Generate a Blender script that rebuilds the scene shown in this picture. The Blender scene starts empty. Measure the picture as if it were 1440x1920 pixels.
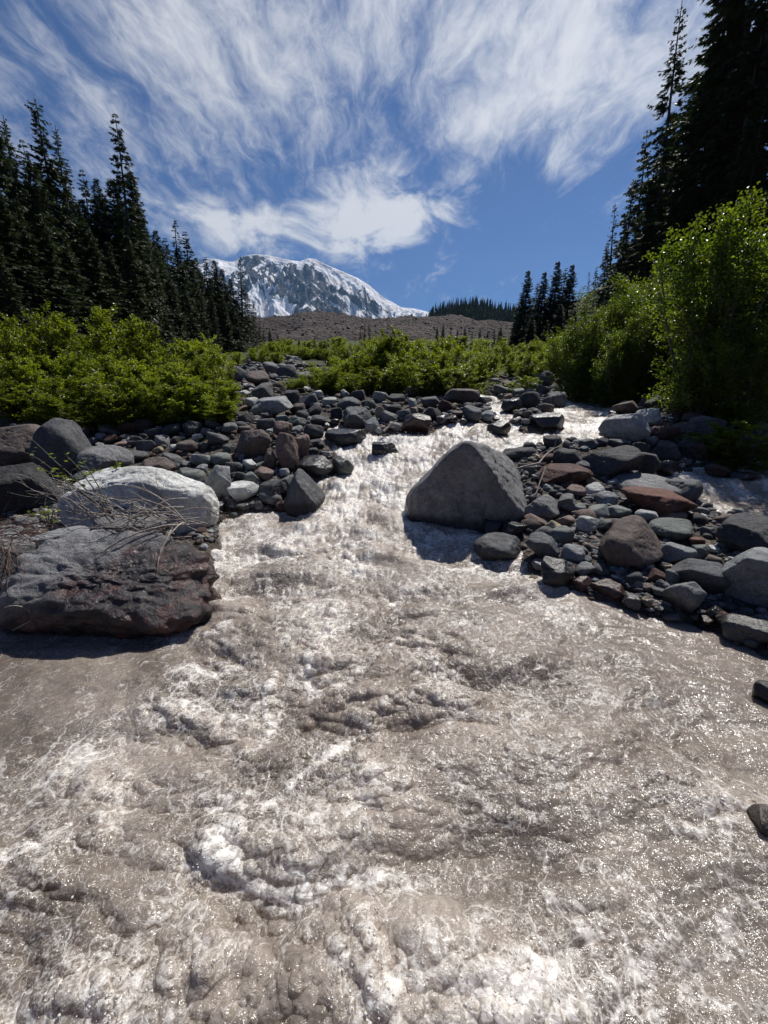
import bpy, math, random
import numpy as np
from mathutils import Vector

# ------------------------------------------------------------------ camera, sky, sun, exposure
sc = bpy.context.scene
C = sc.collection
H_CAM = 2.0
F = 720.0                       # focal length in pixels of the 1440x1920 photograph
PITCH = math.atan(210 / F)
cd = bpy.data.cameras.new('camera')
cd.sensor_fit = 'HORIZONTAL'; cd.sensor_width = 36; cd.lens = 18
cd.clip_start = 0.05; cd.clip_end = 40000
cam = bpy.data.objects.new('camera', cd); C.objects.link(cam)
cam.location = (0, 0, H_CAM); cam.rotation_euler = (math.pi / 2 - PITCH, 0, 0)
sc.camera = cam

SUN_EL, SUN_AZ = math.radians(56), math.radians(31)       # azimuth to the right of +Y
sun_dir = Vector((math.sin(SUN_AZ) * math.cos(SUN_EL), math.cos(SUN_AZ) * math.cos(SUN_EL), math.sin(SUN_EL)))
sd = bpy.data.lights.new('sun', 'SUN'); sd.energy = 5.0; sd.angle = math.radians(0.53); sd.color = (1.0, 0.95, 0.88)
sun = bpy.data.objects.new('sun', sd); C.objects.link(sun)
sun.rotation_euler = sun_dir.to_track_quat('Z', 'Y').to_euler()

SKY_STRENGTH = 0.05
world = bpy.data.worlds.new('World'); sc.world = world; world.use_nodes = True
sc.view_settings.view_transform = 'Standard'; sc.view_settings.look = 'None'
sc.view_settings.gamma = 1.0; sc.view_settings.exposure = 0.15
sc.view_settings.use_curve_mapping = False
sc.cycles.use_denoising = True
sc.cycles.max_bounces = 6; sc.cycles.diffuse_bounces = 3; sc.cycles.glossy_bounces = 2
sc.cycles.transmission_bounces = 3; sc.cycles.transparent_max_bounces = 6; sc.cycles.volume_bounces = 0
sc.cycles.caustics_reflective = False; sc.cycles.caustics_refractive = False

class NT:
    """tiny helper for node trees"""
    def __init__(self, tree): self.t = tree; self.n = tree.nodes; self.l = tree.links
    def new(self, typ, **kw):
        nd = self.n.new(typ)
        for k, v in kw.items(): setattr(nd, k, v)
        return nd
    def put(self, sock, v):
        if isinstance(v, bpy.types.NodeSocket): self.l.new(v, sock)
        elif v is not None: sock.default_value = v
    def math(self, op, a, b=None, c=None, clamp=False):
        nd = self.new('ShaderNodeMath', operation=op, use_clamp=clamp)
        for i, v in enumerate((a, b, c)): self.put(nd.inputs[i], v)
        return nd.outputs[0]
    def vmath(self, op, a, b=None):
        nd = self.new('ShaderNodeVectorMath', operation=op)
        self.put(nd.inputs[0], a)
        if b is not None: self.put(nd.inputs[1], b)
        return nd.outputs[0]
    def noise(self, vec, scale, detail=4, rough=0.55, dist=0.0, out=0):
        nd = self.new('ShaderNodeTexNoise'); self.put(nd.inputs['Vector'], vec)
        nd.inputs['Scale'].default_value = scale; nd.inputs['Detail'].default_value = detail
        nd.inputs['Roughness'].default_value = rough; nd.inputs['Distortion'].default_value = dist
        return nd.outputs[out]
    def ramp(self, fac, stops, interp='LINEAR'):
        nd = self.new('ShaderNodeValToRGB'); cr = nd.color_ramp; cr.interpolation = interp
        while len(cr.elements) < len(stops): cr.elements.new(0.5)
        for e, (p, c) in zip(cr.elements, stops):
            e.position = p; e.color = (c, c, c, 1) if not isinstance(c, tuple) else (*c[:3], 1)
        self.put(nd.inputs[0], fac); return nd.outputs[0]
    def mix(self, fac, a, b, mode='MIX'):
        nd = self.new('ShaderNodeMix', data_type='RGBA', blend_type=mode)
        self.put(nd.inputs[0], fac)
        for i, v in ((6, a), (7, b)):
            if isinstance(v, tuple) and len(v) == 3: v = (*v, 1)
            self.put(nd.inputs[i], v)
        return nd.outputs[2]
    def mapr(self, v, a, b, c=0.0, d=1.0, smooth=False):
        nd = self.new('ShaderNodeMapRange', interpolation_type='SMOOTHSTEP' if smooth else 'LINEAR')
        for i, x in enumerate((v, a, b, c, d)): self.put(nd.inputs[i], x)
        return nd.outputs[0]

def build_world():
    t = NT(world.node_tree); t.n.clear()
    out = t.new('ShaderNodeOutputWorld'); bg = t.new('ShaderNodeBackground')
    sky = t.new('ShaderNodeTexSky', sky_type='NISHITA', sun_disc=False)
    sky.sun_elevation = SUN_EL; sky.sun_rotation = SUN_AZ
    sky.altitude = 1300; sky.air_density = 1.0; sky.dust_density = 0.4; sky.ozone_density = 3.0
    co = t.new('ShaderNodeTexCoord')
    sep = t.new('ShaderNodeSeparateXYZ'); t.l.new(co.outputs['Generated'], sep.inputs[0])
    x, y, z = sep.outputs
    zz = t.math('ADD', t.math('MAXIMUM', z, 0.0), 0.12)
    pu = t.math('DIVIDE', x, zz); pv = t.math('DIVIDE', y, zz)
    cmb = t.new('ShaderNodeCombineXYZ'); t.put(cmb.inputs[0], pu); t.put(cmb.inputs[1], pv)
    plane = cmb.outputs[0]
    # streaked cirrus: combed along the wind
    warp = t.vmath('SCALE', t.vmath('SUBTRACT', t.noise(plane, 1.1, 4, 0.55, out=1), (0.5, 0.5, 0.5)), None)
    warp.node.inputs['Scale'].default_value = 0.38
    pw = t.vmath('ADD', plane, warp)
    stre = t.noise(t.vmath('MULTIPLY', pw, (2.6, 0.85, 1)), 1.9, 6, 0.62, 0.25)
    fine = t.noise(t.vmath('MULTIPLY', pw, (2.2, 1.0, 1)), 6.5, 5, 0.68, 0.5)
    broad = t.noise(t.vmath('ADD', plane, (3.1, 7.7, 0)), 0.62, 3, 0.5)
    ys = t.math('MAXIMUM', y, 0.02)
    a = t.math('DIVIDE', x, ys); e = t.math('DIVIDE', z, ys)     # tangents of azimuth and elevation
    front = t.mapr(y, 0.0, 0.25, 0, 1, True)
    def blob(ac, ec, wa, we, amp, rot=0.0):
        da = t.math('SUBTRACT', a, ac); de = t.math('SUBTRACT', e, ec)
        if rot:
            c_, s_ = math.cos(rot), math.sin(rot)
            d1 = t.math('ADD', t.math('MULTIPLY', da, c_), t.math('MULTIPLY', de, s_))
            d2 = t.math('SUBTRACT', t.math('MULTIPLY', de, c_), t.math('MULTIPLY', da, s_))
            da, de = d1, d2
        q = t.math('ADD', t.math('POWER', t.math('ABSOLUTE', t.math('DIVIDE', da, wa)), 2.0),
                   t.math('POWER', t.math('ABSOLUTE', t.math('DIVIDE', de, we)), 2.0))
        g = t.math('EXPONENT', t.math('MULTIPLY', q, -1.0))
        return t.math('MULTIPLY', g, amp)
    def tang(px, py):
        u, v = (px - 720) / F, (960 - py) / F
        yy = math.cos(PITCH) + v * math.sin(PITCH)
        return u / yy, (-math.sin(PITCH) + v * math.cos(PITCH)) / yy
    cover = t.math('MULTIPLY', t.math('SUBTRACT', broad, 0.5), 0.7)
    for px, py, wx, wy, amp, rot in CLOUDS:
        ac, ec = tang(px, py)
        cover = t.math('ADD', cover, t.math('MULTIPLY', blob(ac, ec, wx / F, wy / F, amp, rot), front))
    body = t.math('ADD', t.math('MULTIPLY', stre, 0.60), t.math('MULTIPLY', fine, 0.40))
    body = t.math('ADD', t.math('MULTIPLY', t.math('SUBTRACT', body, 0.5), 2.5), 0.5)
    dens = t.mapr(t.math('ADD', body, t.math('MULTIPLY', cover, 0.95)), 0.50, 1.42, 0, 1, True)
    # the low bright cloud bank, lumpier than the cirrus above it
    lump = t.noise(t.vmath('MULTIPLY', co.outputs['Generated'], (1, 1, 1.7)), 7.5, 6, 0.62, 0.55)
    bank = None
    for px, py, wx, wy, amp, rot in BANK:
        ac, ec = tang(px, py)
        b = t.math('MULTIPLY', blob(ac, ec, wx / F, wy / F, amp, rot), front)
        bank = b if bank is None else t.math('ADD', bank, b)
    bank = t.mapr(t.math('ADD', bank, t.math('MULTIPLY', t.math('SUBTRACT', lump, 0.5), 2.9)), 0.42, 1.20, 0, 1, True)
    dens = t.math('MAXIMUM', dens, bank)
    dens = t.math('MULTIPLY', dens, 0.93)
    skyc = t.mix(1.0, sky.outputs[0], (0.58, 0.81, 1.17), 'MULTIPLY')
    # cloud brightness grows towards the sun (forward scattering in thin ice cloud)
    nd = t.new('ShaderNodeVectorMath', operation='DOT_PRODUCT'); t.put(nd.inputs[0], co.outputs['Generated']); nd.inputs[1].default_value = sun_dir
    fw = t.math('POWER', t.math('MAXIMUM', nd.outputs['Value'], 0.0), 6.0)
    bright = t.math('ADD', 13.5, t.math('MULTIPLY', fw, 2.5))
    cc = t.new('ShaderNodeVectorMath', operation='SCALE'); cc.inputs[0].default_value = (0.97, 0.975, 1.0); t.put(cc.inputs['Scale'], bright)
    col = t.mix(dens, skyc, cc.outputs[0])
    t.put(bg.inputs[0], col); bg.inputs[1].default_value = SKY_STRENGTH
    t.l.new(bg.outputs[0], out.inputs[0])

# px, py, half-width, half-height (photograph pixels), amount, rotation
CLOUDS = [(760, 40, 420, 190, 0.46, 0.0), (1150, 120, 190, 150, 0.36, 0.0), (120, 90, 300, 150, 0.16, 0.0),
          (430, 160, 110, 200, 0.20, 0.4), (230, 330, 260, 70, 0.20, -0.25), (930, 215, 130, 24, 0.30, 0.35),
          (1045, 305, 55, 30, 0.42, -0.5), (900, 300, 90, 22, 0.22, 0.6), (1010, 430, 190, 120, -0.36, 0.0),
          (1090, 250, 130, 60, -0.10, 0.0), (560, 300, 150, 90, -0.12, 0.0), (830, 520, 60, 26, 0.20, 0.3)]
BANK = [(560, 425, 280, 52, 0.62, 0.03), (710, 405, 140, 48, 0.55, 0.05), (680, 305, 75, 42, 0.50, 0.0),
        (400, 450, 170, 50, 0.36, 0.0), (670, 475, 90, 36, 0.42, 0.3), (810, 392, 50, 24, 0.34, 0.0)]
build_world()

# ------------------------------------------------------------------ maths helpers
rng = np.random.default_rng(7); random.seed(7)
PX_ = [-30, -5, 0, 3, 5, 5.7, 7.0, 8.3, 9.5, 13, 20, 40, 80, 150, 400, 1200]
PZ_ = [-1.5, -.06, 0, .05, .22, .36, .74, 1.12, 1.38, 1.85, 2.7, 5.4, 11, 22, 60, 120]
def P(y): return np.interp(y, PX_, PZ_)
SP, CP = math.sin(PITCH), math.cos(PITCH)
def ray(px, py):
    u, v = (px - 720) / F, (960 - py) / F
    return np.array([u, CP + v * SP, -SP + v * CP])
def at(px, py, Y):
    d = ray(px, py); t = Y / d[1]
    return np.array([d[0] * t, Y, H_CAM + d[2] * t])
_Ys = np.exp(np.linspace(math.log(0.4), math.log(400), 2500))
def hit(px, py, dz=0.0):
    """the point where the sight line through a photograph pixel meets the valley floor"""
    d = ray(px, py); f = H_CAM + d[2] * _Ys / d[1] - (P(_Ys) + dz)
    s = np.where(f <= 0)[0]; Y = _Ys[s[0]] if len(s) else 120.0
    return at(px, py, Y)
def proj(p):
    y = p[1]; z = p[2] - H_CAM
    f = y * CP - z * SP; v = y * SP + z * CP
    return 720 + F * p[0] / f, 960 - F * v / f

def _h(ix, iy, iz, s):
    h = (ix.astype(np.int64) * 374761393 + iy.astype(np.int64) * 668265263 + iz * 2147483647 + s * 974711) & 0xffffffff
    h = ((h ^ (h >> 13)) * 1274126177) & 0xffffffff
    return (h ^ (h >> 16)) & 0xffffffff
def n2(x, y, s=0):
    ix, iy = np.floor(x), np.floor(y); fx, fy = x - ix, y - iy
    ux = fx * fx * fx * (fx * (fx * 6 - 15) + 10); uy = fy * fy * fy * (fy * (fy * 6 - 15) + 10)
    def g(a, b):
        ang = _h(ix + a, iy + b, 0, s) * (2 * math.pi / 4294967296.0)
        return np.cos(ang) * (fx - a) + np.sin(ang) * (fy - b)
    a = g(0, 0); b = g(1, 0); c = g(0, 1); d = g(1, 1)
    return ((a + ux * (b - a)) * (1 - uy) + (c + ux * (d - c)) * uy) * 1.5
def n3(p, s=0):
    i = np.floor(p); f = p - i; u = f * f * f * (f * (f * 6 - 15) + 10); out = 0
    for a in (0, 1):
        for b in (0, 1):
            for c in (0, 1):
                h = _h(i[:, 0] + a, i[:, 1] + b, (i[:, 2] + c).astype(np.int64), s)
                th = (h & 0xffff) * (2 * math.pi / 65536); cz = ((h >> 16) / 32768.0) - 1; r = np.sqrt(np.maximum(0, 1 - cz * cz))
                dt = r * np.cos(th) * (f[:, 0] - a) + r * np.sin(th) * (f[:, 1] - b) + cz * (f[:, 2] - c)
                out = out + dt * (u[:, 0] if a else 1 - u[:, 0]) * (u[:, 1] if b else 1 - u[:, 1]) * (u[:, 2] if c else 1 - u[:, 2])
    return out * 1.5
def fbm2(x, y, s=0, o=4, g=0.5, l=2.03):
    r = 0; a = 1.0
    for k in range(o): r = r + a * n2(x, y, s + k * 17); x = x * l + 3.1; y = y * l + 1.7; a *= g
    return r
def fbm3(p, s=0, o=4, g=0.5, l=2.03):
    r = 0; a = 1.0
    for k in range(o): r = r + a * n3(p, s + k * 17); p = p * l + 3.1; a *= g
    return r
def sstep(a, b, x):
    t = np.clip((x - a) / (b - a), 0, 1); return t * t * (3 - 2 * t)

# ------------------------------------------------------------------ object helpers
def mesh(name, v, f, smooth=True):
    """one mesh from numpy arrays; f is an (m,k) array or a list of such arrays"""
    me = bpy.data.meshes.new(name); v = np.asarray(v, np.float32)
    fs = f if isinstance(f, list) else [f]
    fs = [np.asarray(q, np.int32) for q in fs if len(q)]
    me.vertices.add(len(v)); me.vertices.foreach_set('co', v.ravel())
    loops = np.concatenate([q.ravel() for q in fs]); tot = np.concatenate([np.full(len(q), q.shape[1], np.int32) for q in fs])
    me.loops.add(len(loops)); me.loops.foreach_set('vertex_index', loops)
    me.polygons.add(len(tot)); me.polygons.foreach_set('loop_start', np.concatenate([[0], np.cumsum(tot)[:-1]]).astype(np.int32))
    me.polygons.foreach_set('loop_total', tot)
    me.polygons.foreach_set('use_smooth', np.full(len(tot), smooth))
    me.update(calc_edges=True); return me
def attr(me, name, arr):
    arr = np.asarray(arr, np.float32)
    if arr.ndim == 1:
        me.attributes.new(name, 'FLOAT', 'POINT').data.foreach_set('value', arr)
    else:
        if arr.shape[1] == 3: arr = np.hstack([arr, np.ones((len(arr), 1), np.float32)])
        me.attributes.new(name, 'FLOAT_COLOR', 'POINT').data.foreach_set('color', np.ascontiguousarray(arr, np.float32).ravel())
def obj(name, me, mat=None, parent=None, loc=None):
    o = bpy.data.objects.new(name, me); C.objects.link(o)
    if mat is not None and me is not None and not me.materials: me.materials.append(mat)
    if parent is not None: o.parent = parent
    if loc is not None: o.location = [float(q) for q in loc]
    return o
def tag(o, label=None, cat=None, group=None, kind=None):
    if label: o['label'] = label
    if cat: o['category'] = cat
    if group: o['group'] = group
    if kind: o['kind'] = kind
    return o
def thing(name, label, cat, loc=(0, 0, 0), group=None):
    return tag(obj(name, None, loc=loc), label, cat, group)
def grid_faces(nr, nc):
    i = np.arange((nr - 1) * nc).reshape(nr - 1, nc)[:, :-1].ravel()
    return np.stack([i, i + 1, i + nc + 1, i + nc], 1)
def tube(pts, rad, k=6):
    """a tapered tube along a polyline"""
    pts = np.asarray(pts, float); n = len(pts); rad = np.broadcast_to(rad, (n,)) if np.ndim(rad) else np.full(n, rad)
    tg = np.gradient(pts, axis=0); tg /= np.linalg.norm(tg, axis=1)[:, None] + 1e-9
    ref = np.array([0.31, 0.17, 0.93]); a = np.cross(tg, ref); a /= np.linalg.norm(a, axis=1)[:, None] + 1e-9; b = np.cross(tg, a)
    th = np.arange(k) * 2 * math.pi / k
    v = pts[:, None] + rad[:, None, None] * (a[:, None] * np.cos(th)[None, :, None] + b[:, None] * np.sin(th)[None, :, None])
    i = np.arange(n - 1)[:, None] * k; j = np.arange(k)[None]; j2 = (j + 1) % k
    f = np.stack([i + j, i + j2, i + k + j2, i + k + j], -1).reshape(-1, 4)
    return v.reshape(-1, 3), f
class MB:
    def __init__(self): self.v = []; self.f = {}; self.n = 0
    def add(self, v, f):
        self.v.append(np.asarray(v)); self.f.setdefault(f.shape[1], []).append(np.asarray(f) + self.n); self.n += len(v)
    def mesh(self, name, smooth=True): return mesh(name, np.concatenate(self.v), [np.concatenate(q) for q in self.f.values()], smooth)

# ------------------------------------------------------------------ materials
def new_mat(name):
    m = bpy.data.materials.new(name); m.use_nodes = True
    t = NT(m.node_tree); t.n.clear()
    out = t.new('ShaderNodeOutputMaterial'); b = t.new('ShaderNodeBsdfPrincipled'); t.l.new(b.outputs[0], out.inputs[0])
    return m, t, b, out
def bump(t, b, h, strength, dist, prev=None):
    nd = t.new('ShaderNodeBump'); nd.inputs['Strength'].default_value = strength; nd.inputs['Distance'].default_value = dist
    t.put(nd.inputs['Height'], h)
    if prev is not None: t.l.new(prev, nd.inputs['Normal'])
    if b is not None: t.l.new(nd.outputs[0], b.inputs['Normal'])
    return nd.outputs[0]
def rock_mat(name, wet=0.0, attrib=False, split=False):
    m, t, b, out = new_mat(name)
    geo = t.new('ShaderNodeNewGeometry'); p = geo.outputs['Position']
    if attrib: base = t.new('ShaderNodeAttribute', attribute_name='col').outputs['Color']; off = p
    else:
        oi = t.new('ShaderNodeObjectInfo'); base = oi.outputs['Color']
        rv = t.new('ShaderNodeVectorMath', operation='SCALE'); t.put(rv.inputs[0], (13.0, 7.0, 5.0)); t.put(rv.inputs['Scale'], oi.outputs['Random'])
        off = t.vmath('ADD', p, rv.outputs[0])
    big = t.noise(off, 2.6, 6, 0.6, 0.4); mid = t.noise(off, 14, 6, 0.65, 0.2); fine = t.noise(off, 95, 3, 0.6)
    c = t.mix(1.0, base, t.ramp(big, [(0.28, 0.60), (0.5, 0.95), (0.72, 1.3)]), 'MULTIPLY')
    c = t.mix(1.0, c, t.ramp(mid, [(0.30, 0.66), (0.5, 1.0), (0.68, 1.22)]), 'MULTIPLY')
    c = t.mix(1.0, c, t.ramp(fine, [(0.33, 0.62), (0.5, 1.0), (0.67, 1.35)]), 'MULTIPLY')
    # pale mineral crust and dark weathering patches
    pat = t.noise(t.vmath('ADD', off, (4, 9, 2)), 5.5, 8, 0.7, 0.8)
    c = t.mix(t.ramp(pat, [(0.60, 0.0), (0.70, 0.35)]), c, (0.42, 0.42, 0.40))
    pat2 = t.noise(t.vmath('ADD', off, (8, 1, 6)), 3.7, 7, 0.7, 0.9)
    c = t.mix(t.ramp(pat2, [(0.58, 0.0), (0.70, 0.5)]), c, t.mix(1.0, base, (0.35, 0.33, 0.33), 'MULTIPLY'))
    rough = 0.78
    if wet:
        c = t.mix(1.0, c, (0.45, 0.43, 0.43), 'MULTIPLY'); rough = 0.30
    if not wet and not attrib and not split:            # soaked band at the waterline
        wa = t.new('ShaderNodeAttribute', attribute_name='wet').outputs['Fac']
        c = t.mix(wa, c, t.mix(1.0, c, (0.36, 0.34, 0.34), 'MULTIPLY')); rough = t.mapr(wa, 0, 1, 0.78, 0.28)
    if split:                                       # wet, rust coloured towards the water, dry above
        sx = t.new('ShaderNodeSeparateXYZ'); t.put(sx.inputs[0], p)
        w = t.math('ADD', t.math('MULTIPLY', sx.outputs[0], 0.85), t.math('MULTIPLY', sx.outputs[2], -1.9))
        w = t.math('ADD', w, t.math('MULTIPLY', t.math('SUBTRACT', big, 0.5), 1.6))
        w = t.mapr(w, -3.55, -2.95, 0, 1, True)
        red = t.mix(t.ramp(t.noise(p, 3.4, 7, .7, .6), [(0.47, 0.0), (0.64, 1.0)]), (0.024, 0.020, 0.022), (0.100, 0.042, 0.036))
        c = t.mix(w, c, red); rough = t.mapr(w, 0, 1, 0.8, 0.24)
    t.put(b.inputs['Base Color'], c); t.put(b.inputs['Roughness'], rough)
    b.inputs['Specular IOR Level'].default_value = 0.5 if (wet or split) else 0.28
    n1 = bump(t, None, t.noise(off, 7, 8, 0.68, 0.5), 0.5 if wet else 0.85, 0.055)
    n2_ = bump(t, None, mid, 0.4 if wet else 0.7, 0.02, n1)
    bump(t, b, fine, 0.3 if wet or split else 0.8, 0.006, n2_)
    return m
M = {}
M['rock'] = rock_mat('rock dry'); M['rock_wet'] = rock_mat('rock wet', wet=1.0)
M['gravel'] = rock_mat('cobbles', attrib=True); M['rock_split'] = rock_mat('rock half wet', split=True)

def ground_mat():
    m, t, b, out = new_mat('ground gravel')
    p = t.new('ShaderNodeNewGeometry').outputs['Position']
    a = t.noise(p, 1.3, 6, 0.6, 0.3); g = t.noise(p, 22, 6, 0.7)
    vo = t.new('ShaderNodeTexVoronoi'); t.put(vo.inputs['Vector'], p); vo.inputs['Scale'].default_value = 16; vo.inputs['Randomness'].default_value = 1
    c = t.mix(t.ramp(a, [(0.35, 0.0), (0.65, 1.0)]), (0.050, 0.043, 0.038), (0.105, 0.088, 0.074))
    c = t.mix(1.0, c, t.ramp(g, [(0.3, 0.5), (0.7, 1.5)]), 'MULTIPLY')
    vs = t.new('ShaderNodeSeparateXYZ'); t.put(vs.inputs[0], vo.outputs['Color'])
    c = t.mix(1.0, c, t.mapr(vs.outputs[0], 0, 1, 0.4, 1.5), 'MULTIPLY')
    sx = t.new('ShaderNodeSeparateXYZ'); t.put(sx.inputs[0], p)
    veg = t.math('MULTIPLY', t.mapr(sx.outputs[1], 26, 46, 0, 1), t.ramp(t.noise(p, 0.11, 5, 0.6), [(0.36, 0.2), (0.5, 1.0)]))
    c = t.mix(veg, c, t.mix(t.noise(p, 1.4, 6, 0.7), (0.018, 0.030, 0.008), (0.075, 0.105, 0.022)))
    t.put(b.inputs['Base Color'], c); b.inputs['Roughness'].default_value = 0.9; b.inputs['Specular IOR Level'].default_value = 0.2
    n1 = bump(t, None, vo.outputs['Distance'], 0.9, 0.05); bump(t, b, g, 0.8, 0.03, n1)
    return m
M['ground'] = ground_mat()

def water_mat():
    m, t, b, out = new_mat('silty water')
    p = t.new('ShaderNodeNewGeometry').outputs['Position']
    foam = t.new('ShaderNodeAttribute', attribute_name='foam').outputs['Fac']
    air = t.new('ShaderNodeAttribute', attribute_name='air').outputs['Fac']
    chop = t.new('ShaderNodeAttribute', attribute_name='chop').outputs['Fac']
    wv = t.new('ShaderNodeVectorMath', operation='SCALE'); t.put(wv.inputs[0], t.vmath('SUBTRACT', t.noise(p, 9, 3, 0.6, 0.3, out=1), (0.5, 0.5, 0.5))); wv.inputs['Scale'].default_value = 0.10
    pw = t.vmath('ADD', p, wv.outputs[0])
    def lace(scale, k0, k1, vec):                         # wandering lines of bubbles, wider where the water is full of air
        n_ = t.math('ABSOLUTE', t.math('SUBTRACT', t.noise(vec, scale, 2, 0.5, 0.3), 0.5))
        w_ = t.math('ADD', k0, t.math('MULTIPLY', foam, k1))
        return t.math('SUBTRACT', 1.0, t.math('DIVIDE', n_, w_), clamp=True)
    n = t.noise(pw, 30, 5, 0.72, 0.5); f2 = t.noise(p, 110, 2, 0.65, 0.4)
    pf = t.vmath('MULTIPLY', pw, (1.0, 0.75, 1.0))
    l1 = lace(5.5, 0.010, 0.060, pf); l2 = lace(14, 0.010, 0.095, pw); l3 = lace(46, 0.012, 0.17, p)
    fm = t.math('MAXIMUM', l1, t.math('MAXIMUM', t.math('MULTIPLY', l2, 0.72), t.math('MULTIPLY', l3, 0.55)))
    fm = t.math('MULTIPLY', fm, t.math('ADD', 0.42, t.math('MULTIPLY', foam, 0.72)))
    fm = t.math('ADD', fm, t.math('MULTIPLY', t.math('MULTIPLY', foam, foam), 0.28))
    fm = t.math('ADD', fm, t.math('MULTIPLY', t.math('SUBTRACT', n, 0.5), 0.55))
    fm = t.math('ADD', fm, t.math('MULTIPLY', t.math('SUBTRACT', f2, 0.5), 0.75))
    fm = t.mapr(fm, 0.10, 0.95, 0, 1)
    brown = t.mix(air, (0.128, 0.105, 0.087), (0.33, 0.285, 0.245))
    brown = t.mix(1.0, brown, t.ramp(n, [(0.3, 0.72), (0.7, 1.28)]), 'MULTIPLY')
    c = t.mix(fm, brown, (0.70, 0.675, 0.64))
    t.put(b.inputs['Base Color'], c)
    t.put(b.inputs['Roughness'], t.mapr(fm, 0, 1, 0.15, 0.32))
    b.inputs['IOR'].default_value = 1.33
    b.subsurface_method = 'BURLEY'; b.inputs['Subsurface Weight'].default_value = 0.55; b.inputs['Subsurface Scale'].default_value = 0.05; b.inputs['Subsurface Radius'].default_value = (1.0, 0.8, 0.65)
    nd = t.new('ShaderNodeBump'); nd.inputs['Distance'].default_value = 0.016; t.put(nd.inputs['Strength'], t.math('ADD', 0.30, t.math('MULTIPLY', chop, 0.70)))
    t.put(nd.inputs['Height'], t.noise(t.vmath('MULTIPLY', p, (0.8, 1.15, 1)), 22, 3, 0.55, 0.7))
    bump(t, b, t.noise(p, 64, 2, 0.5, 0.3), 0.85, 0.006, nd.outputs[0])
    return m
M['water'] = water_mat()
def spray_mat():
    m, t, b, out = new_mat('water spray')
    b.inputs['Base Color'].default_value = (0.62, 0.60, 0.57, 1); b.inputs['Roughness'].default_value = 0.15; return m
M['spray'] = spray_mat()

def leaf_mat(name, c1, c2, tr, mixf, rough=0.38):
    m, t, b, out = new_mat(name)
    p = t.new('ShaderNodeNewGeometry'); oi = t.new('ShaderNodeObjectInfo')
    n = t.noise(p.outputs['Position'], 1.6, 4, 0.6); r = p.outputs['Random Per Island']
    f = t.math('ADD', t.math('MULTIPLY', n, 0.6), t.math('MULTIPLY', r, 0.4))
    c = t.mix(t.ramp(f, [(0.3, 0.0), (0.7, 1.0)]), c1, c2)
    c = t.mix(1.0, c, t.mapr(oi.outputs['Random'], 0, 1, 0.72, 1.2), 'MULTIPLY')
    t.put(b.inputs['Base Color'], c); b.inputs['Roughness'].default_value = rough
    tl = t.new('ShaderNodeBsdfTranslucent'); t.put(tl.inputs[0], t.mix(1.0, c, tr, 'MULTIPLY'))
    mx = t.new('ShaderNodeMixShader'); mx.inputs[0].default_value = mixf
    t.l.new(b.outputs[0], mx.inputs[1]); t.l.new(tl.outputs[0], mx.inputs[2]); t.l.new(mx.outputs[0], out.inputs[0])
    return m
M['alder_leaf'] = leaf_mat('alder leaves', (0.066, 0.104, 0.010), (0.165, 0.195, 0.017), (2.5, 2.4, 0.8), 0.50)
M['needles'] = leaf_mat('conifer needles', (0.021, 0.034, 0.015), (0.050, 0.068, 0.025), (1.5, 1.6, 1.0), 0.16, 0.6)
def bark_mat(name, a, b_):
    m, t, b, out = new_mat(name); p = t.new('ShaderNodeNewGeometry').outputs['Position']
    n = t.noise(t.vmath('MULTIPLY', p, (1, 1, 0.25)), 18, 6, 0.7)
    t.put(b.inputs['Base Color'], t.mix(t.ramp(n, [(0.35, 0.0), (0.65, 1.0)]), a, b_)); b.inputs['Roughness'].default_value = 0.85
    bump(t, b, n, 0.8, 0.02); return m
M['bark'] = bark_mat('conifer bark', (0.035, 0.028, 0.023), (0.11, 0.095, 0.08))
M['alder_bark'] = bark_mat('alder bark', (0.06, 0.05, 0.04), (0.16, 0.14, 0.12))
M['dead_wood'] = bark_mat('bleached dead wood', (0.16, 0.135, 0.12), (0.42, 0.38, 0.34))
M['red_twig'] = bark_mat('reddish dead twigs', (0.085, 0.045, 0.035), (0.22, 0.14, 0.115))

# ------------------------------------------------------------------ water outline and terrain
def wp(pts): return np.array([hit(*q)[:2] for q in pts])
MAIN = np.vstack([np.array([[-14, -8], [-14, 3.3], [-6, 3.25]]),
    wp([(0, 1172), (60, 1180), (250, 1190), (390, 1175), (398, 1100), (408, 1020), (402, 990), (425, 964), (530, 957), (598, 957),
        (596, 905), (625, 884), (655, 868), (618, 850), (604, 832), (590, 814), (630, 800), (700, 815), (755, 820), (800, 817), (815, 800),
        (900, 795), (940, 792), (990, 806), (1060, 800), (1030, 776), (1056, 760), (1056, 746), (1074, 729), (1086, 721), (1102, 721), (1112, 730),
        (1128, 746), (1158, 756), (1152, 776), (1132, 800), (1128, 826), (1000, 836), (955, 848), (940, 870), (900, 930), (872, 1004),
        (905, 1012), (985, 1058), (1012, 1088), (1100, 1118), (1165, 1136), (1250, 1160), (1330, 1180), (1440, 1238)]),
    np.array([[3.25, 1.9], [3.5, 0.5], [3.8, -8]])])
SIDE = wp([(1262, 884), (1330, 866), (1460, 846), (1600, 880), (1600, 1010), (1440, 978), (1360, 966), (1312, 950), (1275, 922), (1246, 896)])
RILL = wp([(902, 744), (922, 741), (948, 762), (966, 792), (936, 798), (914, 772)])
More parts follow.
